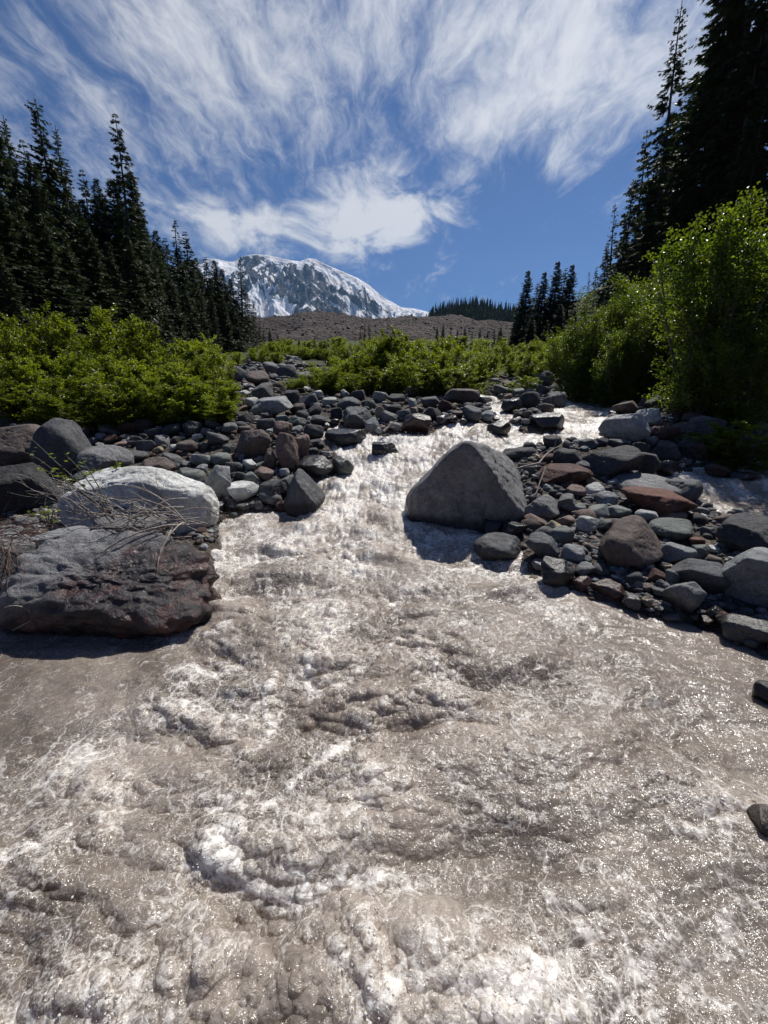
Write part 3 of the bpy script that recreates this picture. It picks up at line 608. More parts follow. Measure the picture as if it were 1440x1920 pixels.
HERO = [
 # left bank
 (188, 947, 318, 1022, 'grey', 'angular grey rock in front of the pale whale-backed boulder under dead twigs', 0),
 (72, 992, 172, 1044, 'blue', 'pale flat-topped slab crossed by twig shadows behind the wet rust slab', 0),
 (33, 968, 72, 993, 'grey', 'small light stone beside the leafy sprig at far left', 0),
 (-20, 988, 40, 1012, 'grey', 'flat grey stone cut by the left photo edge above the twigs', 0),
 (-30, 1004, 60, 1075, 'grey', 'grey rock under red twigs at the left photo edge', 0),
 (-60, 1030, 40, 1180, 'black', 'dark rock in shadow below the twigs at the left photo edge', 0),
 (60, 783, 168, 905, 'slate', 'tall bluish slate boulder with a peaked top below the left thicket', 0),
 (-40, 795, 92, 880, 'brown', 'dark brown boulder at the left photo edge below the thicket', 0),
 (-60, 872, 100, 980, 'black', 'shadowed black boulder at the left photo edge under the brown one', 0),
 (152, 836, 243, 896, 'grey', 'purplish grey boulder just behind the pale whale-backed boulder', 0),
 (132, 878, 188, 908, 'green', 'small pale greenish stone wedged against the pale whale-backed boulder', 0),
 (186, 791, 228, 819, 'grey', 'light grey stone at the foot of the left thicket', 0),
 (180, 811, 201, 828, 'blue', 'little pale blue cobble beside the thicket foot stone', 0),
 (258, 858, 327, 903, 'brown', 'low brown ledge rock behind the pale whale-backed boulder', 0),
 (319, 759, 358, 795, 'pale', 'pale stone half hidden under the right end of the left thicket', 0),
 (299, 849, 341, 885, 'grey', 'grey stone between the brown ledge rock and the cobble slope', 0),
 (324, 879, 386, 932, 'green', 'greenish cracked boulder beside the round blue-grey boulder', 0),
 (381, 872, 438, 942, 'blue', 'rounded blue-grey boulder near the water left of the white one', 0),
 (426, 904, 484, 945, 'white', 'whitish rounded boulder at the left waterline', 0),
 (432, 941, 476, 962, 'green', 'low wet stone below the whitish waterline boulder', 1),
 (386, 937, 424, 959, 'dark', 'dark wet stone below the rounded blue-grey boulder', 1),
 (440, 804, 512, 864, 'brown', 'large brown-grey boulder on the left cobble slope', 0),
 (414, 792, 446, 813, 'green', 'greenish stone above left of the large brown-grey boulder', 0),
 (452, 861, 483, 885, 'white', 'small whitish round stone below the large brown-grey boulder', 0),
 (469, 742, 549, 782, 'blue', 'big slanting blue-grey slab at the head of the left cobble slope', 0),
 (523, 731, 563, 762, 'dark', 'dark round boulder behind the slanting blue-grey slab', 0),
 (558, 737, 601, 766, 'slate', 'slate boulder right of the dark round boulder', 0),
 (458, 744, 489, 768, 'pale', 'pale round stone left of the slanting blue-grey slab', 0),
 (581, 731, 608, 750, 'pale', 'small pale block behind the slate boulder', 0),
 (603, 744, 632, 764, 'pale', 'pale flat-topped block right of the slate boulder', 0),
 (632, 744, 677, 768, 'grey', 'grey boulder below the middle thicket', 0),
 (641, 762, 699, 807, 'slate', 'large dark slate boulder with a split face above the cascade', 0),
 (684, 782, 711, 816, 'blue', 'pale upright stone leaning on the dark split slate boulder', 0),
 (713, 769, 747, 796, 'grey', 'squarish grey stone above the head of the cascade', 0),
 (751, 775, 809, 816, 'red', 'dark red boulder at the head of the cascade', 1),
 (578, 778, 623, 797, 'dark', 'low dark stone left of the dark split slate boulder', 0),
 (619, 764, 643, 789, 'black', 'small black stone beside the dark split slate boulder', 0),
 (702, 762, 722, 786, 'tan', 'tan stone above the squarish grey stone', 0),
 (511, 789, 547, 820, 'pink', 'pink stone above the split pinkish boulder', 0),
 (480, 784, 518, 807, 'slate', 'dark slate stone left of the pink stone', 0),
 (540, 780, 576, 800, 'green', 'greenish stone above right of the pink stone', 0),
 (514, 778, 542, 793, 'green', 'small greenish stone just above the pink stone', 0),
 (486, 771, 513, 787, 'brown', 'brown stone under the slanting blue-grey slab', 0),
 (446, 773, 475, 796, 'dark', 'dark stone below left of the slanting blue-grey slab', 0),
 (516, 811, 562, 888, 'pink', 'tall pinkish boulder split down the middle beside the cascade', 0),
 (552, 814, 582, 868, 'pink', 'broken right half leaning on the tall pinkish boulder', 0),
 (494, 841, 520, 881, 'brown', 'narrow brown stone left of the tall pinkish boulder', 0),
 (543, 854, 626, 898, 'dark', 'long dark wet boulder at the left edge of the cascade', 1),
 (622, 858, 664, 892, 'green', 'mossy wet stone washed by the cascade', 1),
 (535, 881, 608, 968, 'slate', 'dark leaning slab at the foot of the cascade', 0),
 (484, 899, 538, 949, 'dark', 'dark boulder with a light top left of the leaning slab', 0),
 (478, 876, 515, 905, 'pink', 'pinkish block behind the light-topped dark boulder', 0),
 (455, 885, 486, 912, 'green', 'green and white stone above the whitish waterline boulder', 0),
 (527, 892, 554, 919, 'grey', 'grey stone wedged beside the leaning slab', 0),
 (596, 845, 626, 861, 'black', 'black wet stone above the mossy washed stone', 1),
 (609, 804, 688, 838, 'dark', 'wet rounded rock with water sliding over it above the cascade', 1),
 (697, 829, 749, 861, 'black', 'black wet rock parting the cascade', 1),
 (830, 728, 897, 760, 'brown', 'dark mossy boulder at the foot of the middle thicket', 0),
 (765, 746, 782, 766, 'pale', 'small pale stone below the middle thicket', 0),
 # far right of the rapids
 (1133, 775, 1219, 832, 'pale', 'large pale angular boulder on the right bank of the upper rapids', 0),
 (1193, 765, 1244, 800, 'pale', 'pale greenish boulder behind the large pale angular boulder', 0),
 (1215, 797, 1268, 826, 'red', 'dark red boulder right of the large pale angular boulder', 0),
 (1217, 826, 1276, 870, 'dark', 'dark boulder at the left side of the right-hand channel', 0),
 (1274, 822, 1330, 870, 'dark', 'dark wet boulder at the head of the right-hand channel', 1),
 (1294, 779, 1360, 820, 'grey', 'flat-topped grey boulder below the right alder', 0),
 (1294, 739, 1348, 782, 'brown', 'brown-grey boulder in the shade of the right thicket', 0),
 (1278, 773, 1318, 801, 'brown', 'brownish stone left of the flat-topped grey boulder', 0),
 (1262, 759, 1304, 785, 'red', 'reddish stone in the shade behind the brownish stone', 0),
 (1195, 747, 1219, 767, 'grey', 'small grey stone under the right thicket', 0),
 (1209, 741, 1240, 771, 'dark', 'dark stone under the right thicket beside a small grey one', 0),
 (1153, 751, 1195, 779, 'brown', 'dark reddish-brown boulder behind the large pale angular boulder', 0),
 (992, 773, 1060, 808, 'dark', 'dark rounded boulder in the middle of the upper rapids', 1),
 (913, 787, 958, 818, 'black', 'black wet stone left of the boulder in the upper rapids', 1),
 (1036, 719, 1078, 742, 'grey', 'grey boulder at the head of the upper rapids', 0),
 (1093, 717, 1124, 746, 'brown', 'brownish boulder with water pouring beside it at the top of the rapids', 0),
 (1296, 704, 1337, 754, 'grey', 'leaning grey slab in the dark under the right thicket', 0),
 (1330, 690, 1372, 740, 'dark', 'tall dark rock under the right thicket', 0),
 # gravel bar on the right
 (1089, 836, 1199, 903, 'dark', 'large smooth dark grey boulder on the gravel bar', 0),
 (1036, 842, 1096, 879, 'dark', 'dark flat boulder left of the large smooth dark one', 0),
 (1000, 870, 1100, 914, 'red', 'dark red-brown boulder under the bleached stick', 0),
 (1070, 864, 1105, 897, 'slate', 'slate stone in front of the large smooth dark boulder', 0),
 (1187, 848, 1236, 893, 'dark', 'dark stone right of the large smooth dark boulder', 0),
 (1151, 892, 1273, 944, 'grey', 'long grey-brown slab behind the rust-red boulder', 0),
 (1242, 898, 1313, 948, 'slate', 'dark slab right of the long grey-brown slab by the channel', 0),
 (1167, 918, 1306, 977, 'rust', 'rust-red block-shaped boulder in the middle of the gravel bar', 0),
 (982, 930, 1049, 981, 'grey', 'grey angular boulder right of the pyramid boulder', 0),
 (1040, 926, 1078, 960, 'grey', 'grey stone behind the grey angular boulder', 0),
 (1101, 946, 1145, 976, 'green', 'dark greenish stone left of the rust-red boulder', 0),
 (1135, 949, 1179, 976, 'green', 'greenish stone touching the left end of the rust-red boulder', 0),
 (1117, 922, 1155, 952, 'blue', 'bluish wedge stone behind two greenish stones', 0),
 (1191, 957, 1236, 983, 'pale', 'pale greenish stone in front of the rust-red boulder', 0),
 (1236, 957, 1282, 983, 'pink', 'pinkish brown stone in front of the rust-red boulder', 0),
 (984, 965, 1034, 993, 'pink', 'pink stone at the right foot of the pyramid boulder', 0),
 (1042, 967, 1078, 990, 'pink', 'pinkish grey cobble right of the pink stone', 0),
 (1022, 977, 1056, 1010, 'tan', 'yellowish stone by the stream edge', 0),
 (1081, 969, 1119, 1000, 'pale', 'pale squarish stone left of the big pinkish-brown boulder', 0),
 (1121, 973, 1149, 998, 'green', 'green-grey stone touching the big pinkish-brown boulder', 0),
 (1030, 989, 1072, 1024, 'green', 'dark green stone under the yellowish stone', 0),
 (888, 1007, 982, 1060, 'slate', 'flat dark boulder at the water edge in front of the pyramid boulder', 0),
 (984, 1003, 1044, 1057, 'slate', 'dark boulder at the water edge right of the flat dark one', 0),
 (905, 975, 945, 1008, 'dark', 'dark block at the front foot of the pyramid boulder', 1),
 (940, 980, 985, 1010, 'dark', 'wet stone between the pyramid boulder and the flat dark boulder', 1),
 (1117, 974, 1247, 1072, 'brown', 'big pinkish-brown rounded boulder at the front of the gravel bar', 0),
 (1217, 977, 1304, 1014, 'green', 'flat dark green-grey slab right of the big pinkish-brown boulder', 0),
 (1242, 1021, 1298, 1064, 'blue', 'blue-grey angular stone beside the big pinkish-brown boulder', 0),
 (1294, 1021, 1330, 1052, 'green', 'greenish stone right of the blue-grey angular stone', 0),
 (1262, 1053, 1367, 1120, 'slate', 'large grey boulder above the mottled one on the right bank', 0),
 (1252, 1089, 1315, 1161, 'grey', 'mottled grey boulder at the right waterline', 0),
 (1246, 1069, 1273, 1102, 'green', 'grey-green stone left of the large grey boulder', 0),
 (1356, 1038, 1490, 1156, 'blue', 'very large pale blue-grey boulder at the right photo edge', 0),
 (1343, 972, 1480, 1056, 'dark', 'large dark boulder behind the pale one at the right photo edge', 0),
 (1359, 1164, 1456, 1226, 'green', 'smooth glossy rounded boulder lying in the water at right', 1),
 (1109, 1089, 1176, 1130, 'red', 'dark red wet stone at the right waterline', 1),
 (1012, 1049, 1075, 1110, 'black', 'black wet rock standing in the rapids edge', 1),
 (1072, 1081, 1108, 1113, 'red', 'small dark red wet stone beside the black wet rock', 1),
 (1320, 1137, 1357, 1165, 'black', 'small black stone between mottled boulder and glossy boulder', 1),
 (1344, 1150, 1379, 1180, 'red', 'red-brown stone above the glossy rounded boulder', 0),
 (1318, 868, 1368, 895, 'red', 'dark red stone in the right-hand channel', 1),
 (1314, 817, 1384, 848, 'brown', 'wet flat rock with water sliding off it at right', 1),
 (1370, 886, 1422, 909, 'black', 'low black stone in the right-hand channel', 1),
 (1431, 838, 1470, 872, 'pale', 'pale stone at the right photo edge by the channel', 0),
 (1292, 1008, 1324, 1026, 'rust', 'small rust stone below the flat green-grey slab', 0),
 (1322, 1042, 1355, 1060, 'brown', 'small brown stone against the large dark boulder', 0),
 (1211, 1068, 1245, 1097, 'red', 'red-brown stone under the big pinkish-brown boulder', 0),
 (942, 838, 1006, 864, 'dark', 'dark boulder right behind the pyramid boulder', 0),
 (1016, 816, 1055, 843, 'dark', 'dark stone at the lower edge of the upper rapids', 0),
 (1085, 822, 1119, 843, 'slate', 'slate stone above the large smooth dark boulder', 0),
 (1141, 823, 1174, 839, 'grey', 'flat grey stone below the large pale angular boulder', 0),
 (1416, 1284, 1460, 1328, 'black', 'black stone poking from the water at the right photo edge', 1),
 (1402, 1524, 1470, 1580, 'brown', 'submerged brown stone at the right photo edge in the foreground', 1),
]
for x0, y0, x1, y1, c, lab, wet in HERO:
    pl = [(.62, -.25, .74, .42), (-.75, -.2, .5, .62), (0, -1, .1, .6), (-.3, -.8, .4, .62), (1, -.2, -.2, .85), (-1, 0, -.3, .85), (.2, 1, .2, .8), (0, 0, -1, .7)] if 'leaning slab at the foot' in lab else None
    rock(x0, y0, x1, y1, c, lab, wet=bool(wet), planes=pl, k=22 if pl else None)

# smaller stones, each still an object of its own
def in_poly(poly, x, y):
    ins = False
    for (x0, y0), (x1, y1) in zip(poly, poly[1:] + poly[:1]):
        if ((y0 > y) != (y1 > y)) and x < (x1 - x0) * (y - y0) / (y1 - y0) + x0: ins = not ins
    return ins
REG = {'left': [(160, 800), (430, 760), (445, 690), (560, 690), (620, 735), (820, 745), (812, 810), (640, 802), (590, 830), (610, 880), (590, 950), (420, 955), (330, 900), (170, 880)],
       'mid': [(700, 740), (1040, 700), (1060, 745), (1020, 790), (960, 800), (900, 790), (815, 795)],
       'bar': [(950, 840), (1130, 825), (1250, 870), (1320, 955), (1440, 985), (1440, 1160), (1340, 1180), (1160, 1130), (1010, 1080), (990, 1010), (985, 930)],
       'right': [(1130, 800), (1160, 755), (1440, 740), (1440, 850), (1330, 865), (1250, 880), (1150, 840)]}
SMALL = [rock_verts(900 + i, 3, n=9, k=[14, 20, 28, 40][i % 4], rough=.05) for i in range(14)]
SMALL_ME = [mesh('stone', v, f) for v, f in SMALL]
for q in SMALL_ME: q.materials.append(M['rock'])
SMALL_WET = [q.copy() for q in SMALL_ME]
for q in SMALL_WET: q.materials.clear(); q.materials.append(M['rock_wet'])
CN = {'grey': 'grey', 'dark': 'dark grey', 'slate': 'slate-coloured', 'pale': 'pale', 'green': 'greenish', 'blue': 'blue-grey', 'brown': 'brown', 'pink': 'pinkish', 'red': 'dark red', 'tan': 'tan'}
CW = [('grey', .24), ('dark', .20), ('slate', .16), ('green', .10), ('blue', .08), ('brown', .10), ('pink', .07), ('red', .07), ('pale', .07), ('tan', .02)]
def pick(): return random.choices([c for c, _ in CW], [w for _, w in CW])[0]
count = {}; small_list = []
WANT = {'left': 120, 'mid': 42, 'bar': 56, 'right': 26}
for reg, want in WANT.items():
    poly = REG[reg]; xs = [q[0] for q in poly]; ys = [q[1] for q in poly]; n = 0
    for tr in range(9000):
        if n >= want: break
        px, py = random.uniform(min(xs), max(xs)), random.uniform(min(ys), max(ys))
        if not in_poly(poly, px, py): continue
        r = random.uniform(14, 22) if n < want * .25 else random.uniform(9, 15) if n < want * .6 else random.uniform(6.5, 10)
        if any(((px - a) / (ra + r * .62)) ** 2 + ((py - b) / (rb * .85 + r * .5)) ** 2 < 1 for a, b, ra, rb in placed): continue
        b = hitg(px, py + r * .5); wd = float(wdist(np.array([b[0]]), np.array([b[1]]))[0])
        if wd < -.02: continue
        placed.append((px, py, r, r * .75)); n += 1
        small_list.append((px, py, r, b, wd))
def where(px, py):
    h = min(hero_for_labels, key=lambda q: math.hypot((q[0] - px), (q[1] - py) * 1.2) + (0 if len(q[2].split()) < 9 else 25))
    dx, dy = px - h[0], py - h[1]
    side = ('right of' if dx > 0 else 'left of') if abs(dx) > abs(dy) else ('below' if dy > 0 else 'above')
    return side, h[2]
for px, py, r, b, wd in small_list:
    c = pick(); side, h = where(px, py); i = random.randrange(14)
    wet = wd < .10
    t = b[1] / ray(px, py)[1]; w = 2 * r / F * t
    o = obj('stone', (SMALL_WET if wet else SMALL_ME)[i])
    g = gz(b[0], b[1]); o.location = (b[0], b[1], g + w * .22)
    o.scale = (w / 2, w / 2 * random.uniform(.75, 1.1), w / 2 * random.uniform(.55, .85)); o.rotation_euler = (random.uniform(-.3, .3), random.uniform(-.3, .3), random.uniform(0, 6.28))
    cc = PAL[c]; j = random.uniform(.8, 1.2); o.color = (cc[0] * j, cc[1] * j, cc[2] * j, 1)
    hw = h.split(); nw = min(8, len(hw))
    while nw > 3 and nw < len(hw) and hw[nw - 1] in ('the', 'a', 'of', 'in', 'at', 'and', 'with', 'by', 'left', 'right', 'over', 'under', 'above', 'below', 'to', 'on'): nw -= 1
    short = 'the ' + ' '.join(hw[:nw])
    key = (c, side, short); count[key] = count.get(key, 0) + 1; nth = count[key]
    ordn = ['', 'second ', 'third ', 'fourth ', 'fifth ', 'sixth ', 'seventh ', 'eighth ', 'ninth '][min(nth - 1, 8)]
    tag(o, f"{ordn}small {'wet ' if wet else ''}{CN[c]} stone {side} {short}", 'stone', 'small stones on the stream banks')

# countless cobbles between them
def cobbles(n_img, n_far):
    d0, f0 = ICO[1]; V = []; Fc = []; Cc = []; nv = 0
    var = [rock_verts(1500 + i, 1, n=8, k=10, rough=.06) for i in range(10)]
    var2 = [rock_verts(1600 + i, 2, n=9, k=12, rough=.07) for i in range(10)]
    polys = list(REG.values()) + [[(-20, 880), (120, 900), (420, 960), (400, 1010), (-20, 1010)], [(445, 700), (470, 672), (545, 672), (590, 700), (640, 745), (470, 760)]]
    area = [abs(sum(a[0] * b[1] - b[0] * a[1] for a, b in zip(p, p[1:] + p[:1]))) for p in polys]; area[-1] *= 4; area[1] *= 1.6; area[2] *= 1.5
    cols = [PAL[c] for c, _ in CW]; wts = [w for _, w in CW]
    pos = []
    while len(pos) < n_img:
        p = random.choices(polys, area)[0]; xs = [q[0] for q in p]; ys = [q[1] for q in p]
        px, py = random.uniform(min(xs), max(xs)), random.uniform(min(ys), max(ys))
        if not in_poly(p, px, py): continue
        r = random.uniform(1.8, 6.0) if random.random() < .85 else random.uniform(5, 8.5)
        if any(((px - a) / (ra * .95 + r * .2)) ** 2 + ((py - b_) / (rb + r * .2)) ** 2 < 1 for a, b_, ra, rb in placed): continue
        b = hit(px, py, .12)
        pos.append((b[0], b[1], r / F * b[1] / ray(px, py)[1], r))
    for _ in range(n_far):                                   # the wide cobble bed going up the valley, and beyond the frame
        y = random.uniform(-2, 32) if random.random() < .7 else random.uniform(-2, 6); x = random.uniform(-8 - .2 * y, 8 + .25 * y); pos.append((x, y, random.uniform(.02, .07) * (1 + max(y, 0) * .05) * (2.2 if random.random() < .07 else 1), 5))
    xy = np.array([(p[0], p[1]) for p in pos]); wd = wdist(xy[:, 0], xy[:, 1]); g = ground(xy[:, 0], xy[:, 1])
    for (x, y, r, rp), w_, z in zip(pos, wd, g):
        if w_ < -.10: continue
        v, f = random.choice(var2 if rp > 6 else var)
        a = random.uniform(0, 6.28); ca, sa = math.cos(a), math.sin(a)
        q = v * np.array([r, r * random.uniform(.7, 1), r * random.uniform(.5, .85)])
        q = np.stack([q[:, 0] * ca - q[:, 1] * sa, q[:, 0] * sa + q[:, 1] * ca, q[:, 2]], 1) + (x, y, z + r * .25)
        V.append(q); Fc.append(f + nv); nv += len(q)
        c = np.array(random.choices(cols, wts)[0]) * random.uniform(.7, 1.25)
        if w_ < .05: c = c * .5
        Cc.append(np.repeat(c[None], len(q), 0))
    me = mesh('cobbles', np.concatenate(V), np.concatenate(Fc)); attr(me, 'col', np.concatenate(Cc))
    tag(obj('cobbles', me, M['gravel']), 'loose grey and reddish cobbles covering the stream banks', kind='stuff')
cobbles(6800, 4200)

# ------------------------------------------------------------------ conifers
def kites(base, dirv, side, length, width):
    """narrow needle sprays: diamonds from base along dirv"""
    m = base + dirv * (length * .45)[:, None]; tip = base + dirv * length[:, None]; w = side * (width / 2)[:, None]
    v = np.stack([base, m + w, tip, m - w], 1).reshape(-1, 3)
    return v, np.arange(len(v)).reshape(-1, 4)
def unit(a): return a / (np.linalg.norm(a, axis=-1, keepdims=True) + 1e-9)
def conifer(seed, H=12.0, R=1.7, gappy=.1, ex=.80, low=.06):
    r = np.random.default_rng(seed); n = 9
    tz = np.linspace(0, H, n); tx = np.cumsum(r.normal(0, .02, n)); ty = np.cumsum(r.normal(0, .02, n))
    trunk = mesh('trunk', *tube(np.stack([tx, ty, tz], 1), np.linspace(.17, .012, n) * H / 12, 7))
    wood = MB(); B = []; D = []; S = []; L = []; W = []
    z = low * H
    while z < H * .992:
        f = z / H; step = H * (.021 - .011 * f) * r.uniform(.8, 1.25); nb = r.integers(5, 8)
        env = R * (1 - f) ** ex * (1 + .28 * math.sin(f * 37 + seed) * math.sin(f * 61 + 2 * seed)) * (.35 + .65 * min(1, (f - low) / .12 + .35)) + .06
        ph = r.uniform(0, 6.28)
        for b in range(nb):
            if r.random() < gappy * (1 + f): continue
            az = ph + b * 6.283 / nb + r.normal(0, .25); ln = env * r.uniform(.55, 1.18)
            if r.random() < .06: ln *= 1.35
            o = np.array([np.interp(z, tz, tx), np.interp(z, tz, ty), z]); out = np.array([math.cos(az), math.sin(az), 0]); side = np.array([-math.sin(az), math.cos(az), 0])
            droop = -.20 - .35 * (1 - f) + .75 * max(0, f - .78) * 3; q = np.linspace(0, 1, 6)
            path = o + out * (q * ln)[:, None] + np.array([0, 0, 1]) * (ln * (droop * q * (1.25 - .55 * q) + .10 * q ** 3))[:, None]
            if f < .93 and ln > .5: wood.add(*tube(path, np.linspace(.016, .004, 6), 3))
            m = int(4 + ln * 8); sv = r.uniform(.16, 1, m); bp = np.stack([np.interp(sv, q, path[:, k]) for k in range(3)], 1)
            for sgn in (-1, 1, 0):
                dv = unit(out * r.uniform(.5, 1.0, (m, 1)) + side * sgn * r.uniform(.5, 1.1, (m, 1)) + np.array([0, 0, 1]) * r.uniform(-.75, .10, (m, 1)))
                B.append(bp); D.append(dv); S.append(unit(np.cross(dv, r.normal(0, .5, (m, 3)) + [0, 0, 1]))); l_ = (.10 + .32 * ln * (1.05 - sv)) * r.uniform(.6, 1.2, m) + .05
                L.append(np.minimum(l_, .5)); W.append(np.minimum(l_, .5) * r.uniform(.22, .42, m))
        z += step
    v, f = kites(*[np.concatenate(q) for q in (B, D, S, L, W)])
    crown = mesh('crown', v, f, False)
    return trunk, crown, wood.mesh('branches'), H
CON = [conifer(11, R=2.0, gappy=.12), conifer(12, R=2.4, gappy=.06), conifer(13, R=1.8, gappy=.28), conifer(14, R=2.6, gappy=.14), conifer(15, R=1.5, gappy=.36, low=.15), conifer(16, R=2.1, gappy=.2),
       conifer(17, 22.0, 4.2, .10, .85), conifer(18, 22.0, 3.3, .22, .75), conifer(19, 18.0, 2.5, .20, .52)]
for t_, c_, b_, _ in CON: t_.materials.append(M['bark']); c_.materials.append(M['needles']); b_.materials.append(M['bark'])
def tree(px, py, Y, var, label, group, lean=0.0, base_dz=-.15, wid=1.0, name='conifer'):
    top = at(px, py, Y); bx = top[0]
    g = gz(bx, Y) + base_dz; h = max(2.5, top[2] - g); t_, c_, b_, H = CON[var]
    e = thing(name, label, 'tree', (bx - math.tan(lean) * h, Y, g), group)
    sc_ = h / H; e.scale = (sc_ * wid, sc_ * wid, sc_); e.rotation_euler = (0, lean, random.uniform(0, 6.28) if lean == 0 else 0)
    obj('trunk', t_, parent=e); obj('crown', c_, parent=e); obj('branches', b_, parent=e)['kind'] = 'stuff'
LT = [(-45, 140, 23, 1), (2, 212, 24, 7), (40, 262, 33, 2), (66, 187, 28, 8), (100, 232, 29, 7), (128, 330, 37, 4), (152, 318, 40, 2), (178, 332, 36, 1), (214, 214, 33, 2), (242, 318, 36, 0), (264, 392, 41, 3),
      (290, 430, 46, 1), (308, 446, 48, 2), (326, 407, 50, 4), (346, 434, 54, 2), (366, 482, 58, 1), (384, 482, 60, 2), (400, 487, 62, 0), (416, 502, 64, 3), (432, 520, 68, 3), (450, 478, 70, 4), (462, 545, 78, 2), (474, 565, 84, 2), (486, 592, 92, 4), (494, 604, 98, 4)]
ORD = ['first', 'second', 'third', 'fourth', 'fifth', 'sixth', 'seventh', 'eighth', 'ninth', 'tenth', 'eleventh', 'twelfth', 'thirteenth', 'fourteenth', 'fifteenth', 'sixteenth', 'seventeenth', 'eighteenth', 'nineteenth', 'twentieth',
       'twenty-first', 'twenty-second', 'twenty-third', 'twenty-fourth', 'twenty-fifth', 'twenty-sixth', 'twenty-seventh', 'twenty-eighth', 'twenty-ninth', 'thirtieth'] + [f'{k}th' for k in range(31, 90)]
for i, (px, py, Y, v) in enumerate(LT):
    lab = {3: 'tall broad-topped dark conifer, the highest in the left forest', 8: 'tall ragged conifer standing above its neighbours in the left forest'}.get(i, f'dark conifer in the left forest, {ORD[i]} of its skyline tops from the left')
    tree(px, py, Y, v, lab, 'conifers of the left forest', lean=.055, wid=1.0 if i < 11 else 1.3)
LF = [(352, 480, 56, 1), (376, 510, 60, 3), (392, 520, 63, 1), (408, 530, 66, 3), (424, 540, 69, 1), (444, 555, 73, 3), (12, 290, 27, 3), (48, 335, 30, 1), (122, 352, 33, 3), (150, 372, 35, 1), (206, 335, 36, 0), (252, 385, 39, 5), (286, 452, 43, 1), (332, 462, 50, 3), (360, 505, 55, 0), (-20, 330, 20, 1), (25, 370, 21, 3), (70, 400, 22, 1), (115, 430, 24, 3), (55, 300, 24, 5), (160, 420, 27, 1), (200, 450, 29, 3), (235, 440, 31, 0), (262, 480, 34, 1), (288, 500, 38, 5), (318, 520, 42, 1), (140, 380, 32, 0),
      (345, 530, 47, 3), (372, 545, 52, 1), (395, 555, 56, 0), (418, 560, 60, 1), (438, 572, 64, 3), (-10, 450, 18, 3), (455, 600, 74, 1), (85, 330, 30, 3), (300, 470, 45, 3), (225, 380, 38, 1), (190, 360, 39, 3), (275, 440, 44, 1)]
for i, (px, py, Y, v) in enumerate(sorted(LF)):
    tree(px, py, Y, v, f'dark conifer in front of the left forest skyline, {ORD[i]} from the left', 'conifers of the left forest', lean=.04, wid=1.3)
RT = [(1106, 508, 72, 4), (1118, 500, 66, 2), (1138, 452, 58, 2), (1156, 378, 52, 4), (1172, 420, 50, 0), (1186, 336, 44, 2), (1212, 244, 38, 2), (1236, 290, 36, 1), (1280, -4, 30, 7), (1262, 210, 33, 0), (1310, 130, 29, 1), (1388, -150, 25, 6), (1425, -330, 23, 7), (1475, -420, 21, 6), (1500, -300, 19, 6)]
for i, (px, py, Y, v) in enumerate(RT):
    lab = {8: 'tall thin spire conifer reaching the top of the photo at right', 11: 'massive dark conifer leaving the frame at the upper right', 6: 'ragged conifer below the tall thin spire in the right forest'}.get(i, f'dark conifer on the right slope, {ORD[i]} of its tops counted from the valley')
    tree(px, py, Y, v, lab, 'conifers of the right forest', lean=-.065, wid=.85 if i == 8 else 1.0)
RF = [(1150, 500, 47, 1), (1175, 470, 42, 3), (1200, 430, 37, 1), (1225, 400, 33, 0), (1255, 360, 29, 3), (1290, 310, 26, 6), (1350, 250, 23, 7), (1395, 120, 21, 6), (1430, 60, 18.5, 7), (1450, 120, 16.5, 6), (1390, 260, 17.5, 7), (1320, 380, 22, 1), (1270, 440, 26, 0), (1130, 540, 54, 1), (1345, 330, 19, 5), (1430, 250, 15.5, 3), (1220, 470, 31, 5)]
for i, (px, py, Y, v) in enumerate(sorted(RF)):
    tree(px, py, Y, v, f'dark conifer within the right slope forest, {ORD[i]} from the valley side', 'conifers of the right forest', lean=-.045, wid=1.2)
MT = [(978, 548, 62, 2), (990, 507, 60, 0), (1008, 530, 64, 2), (1021, 510, 60, 0), (1033, 560, 58, 3), (1046, 490, 58, 0), (1060, 503, 59, 2), (1073, 496, 60, 0), (1088, 545, 66, 4), (1000, 590, 52, 3), (1052, 570, 52, 1), (1026, 600, 50, 5), (1080, 580, 50, 3), (965, 600, 56, 5), (1098, 560, 62, 2), (940, 612, 60, 3), (1066, 608, 48, 1)]
for i, (px, py, Y, v) in enumerate(sorted(MT)):
    tree(px, py, Y, v, f'conifer in the clump at the foot of the right slope, {ORD[i]} from the left', 'conifers of the middle clump', lean=-.01, wid=1.45)
FT = [(505, 614, 75, 3), (520, 626, 78, 1), (540, 632, 82, 5), (560, 636, 90, 3), (684, 602, 110, 4), (692, 606, 112, 2), (676, 610, 114, 4), (705, 612, 116, 2), (820, 612, 95, 1), (832, 606, 92, 3), (846, 612, 88, 5), (858, 618, 84, 1), (872, 612, 86, 3), (886, 622, 80, 5), (900, 616, 82, 3), (915, 620, 75, 1), (928, 616, 76, 5), (590, 634, 95, 1), (615, 632, 98, 3)]
for i, (px, py, Y, v) in enumerate(sorted(FT)):
    tree(px, py, Y, v, f'small far conifer below the moraine, {ORD[i]} from the left', 'far small conifers below the moraine')

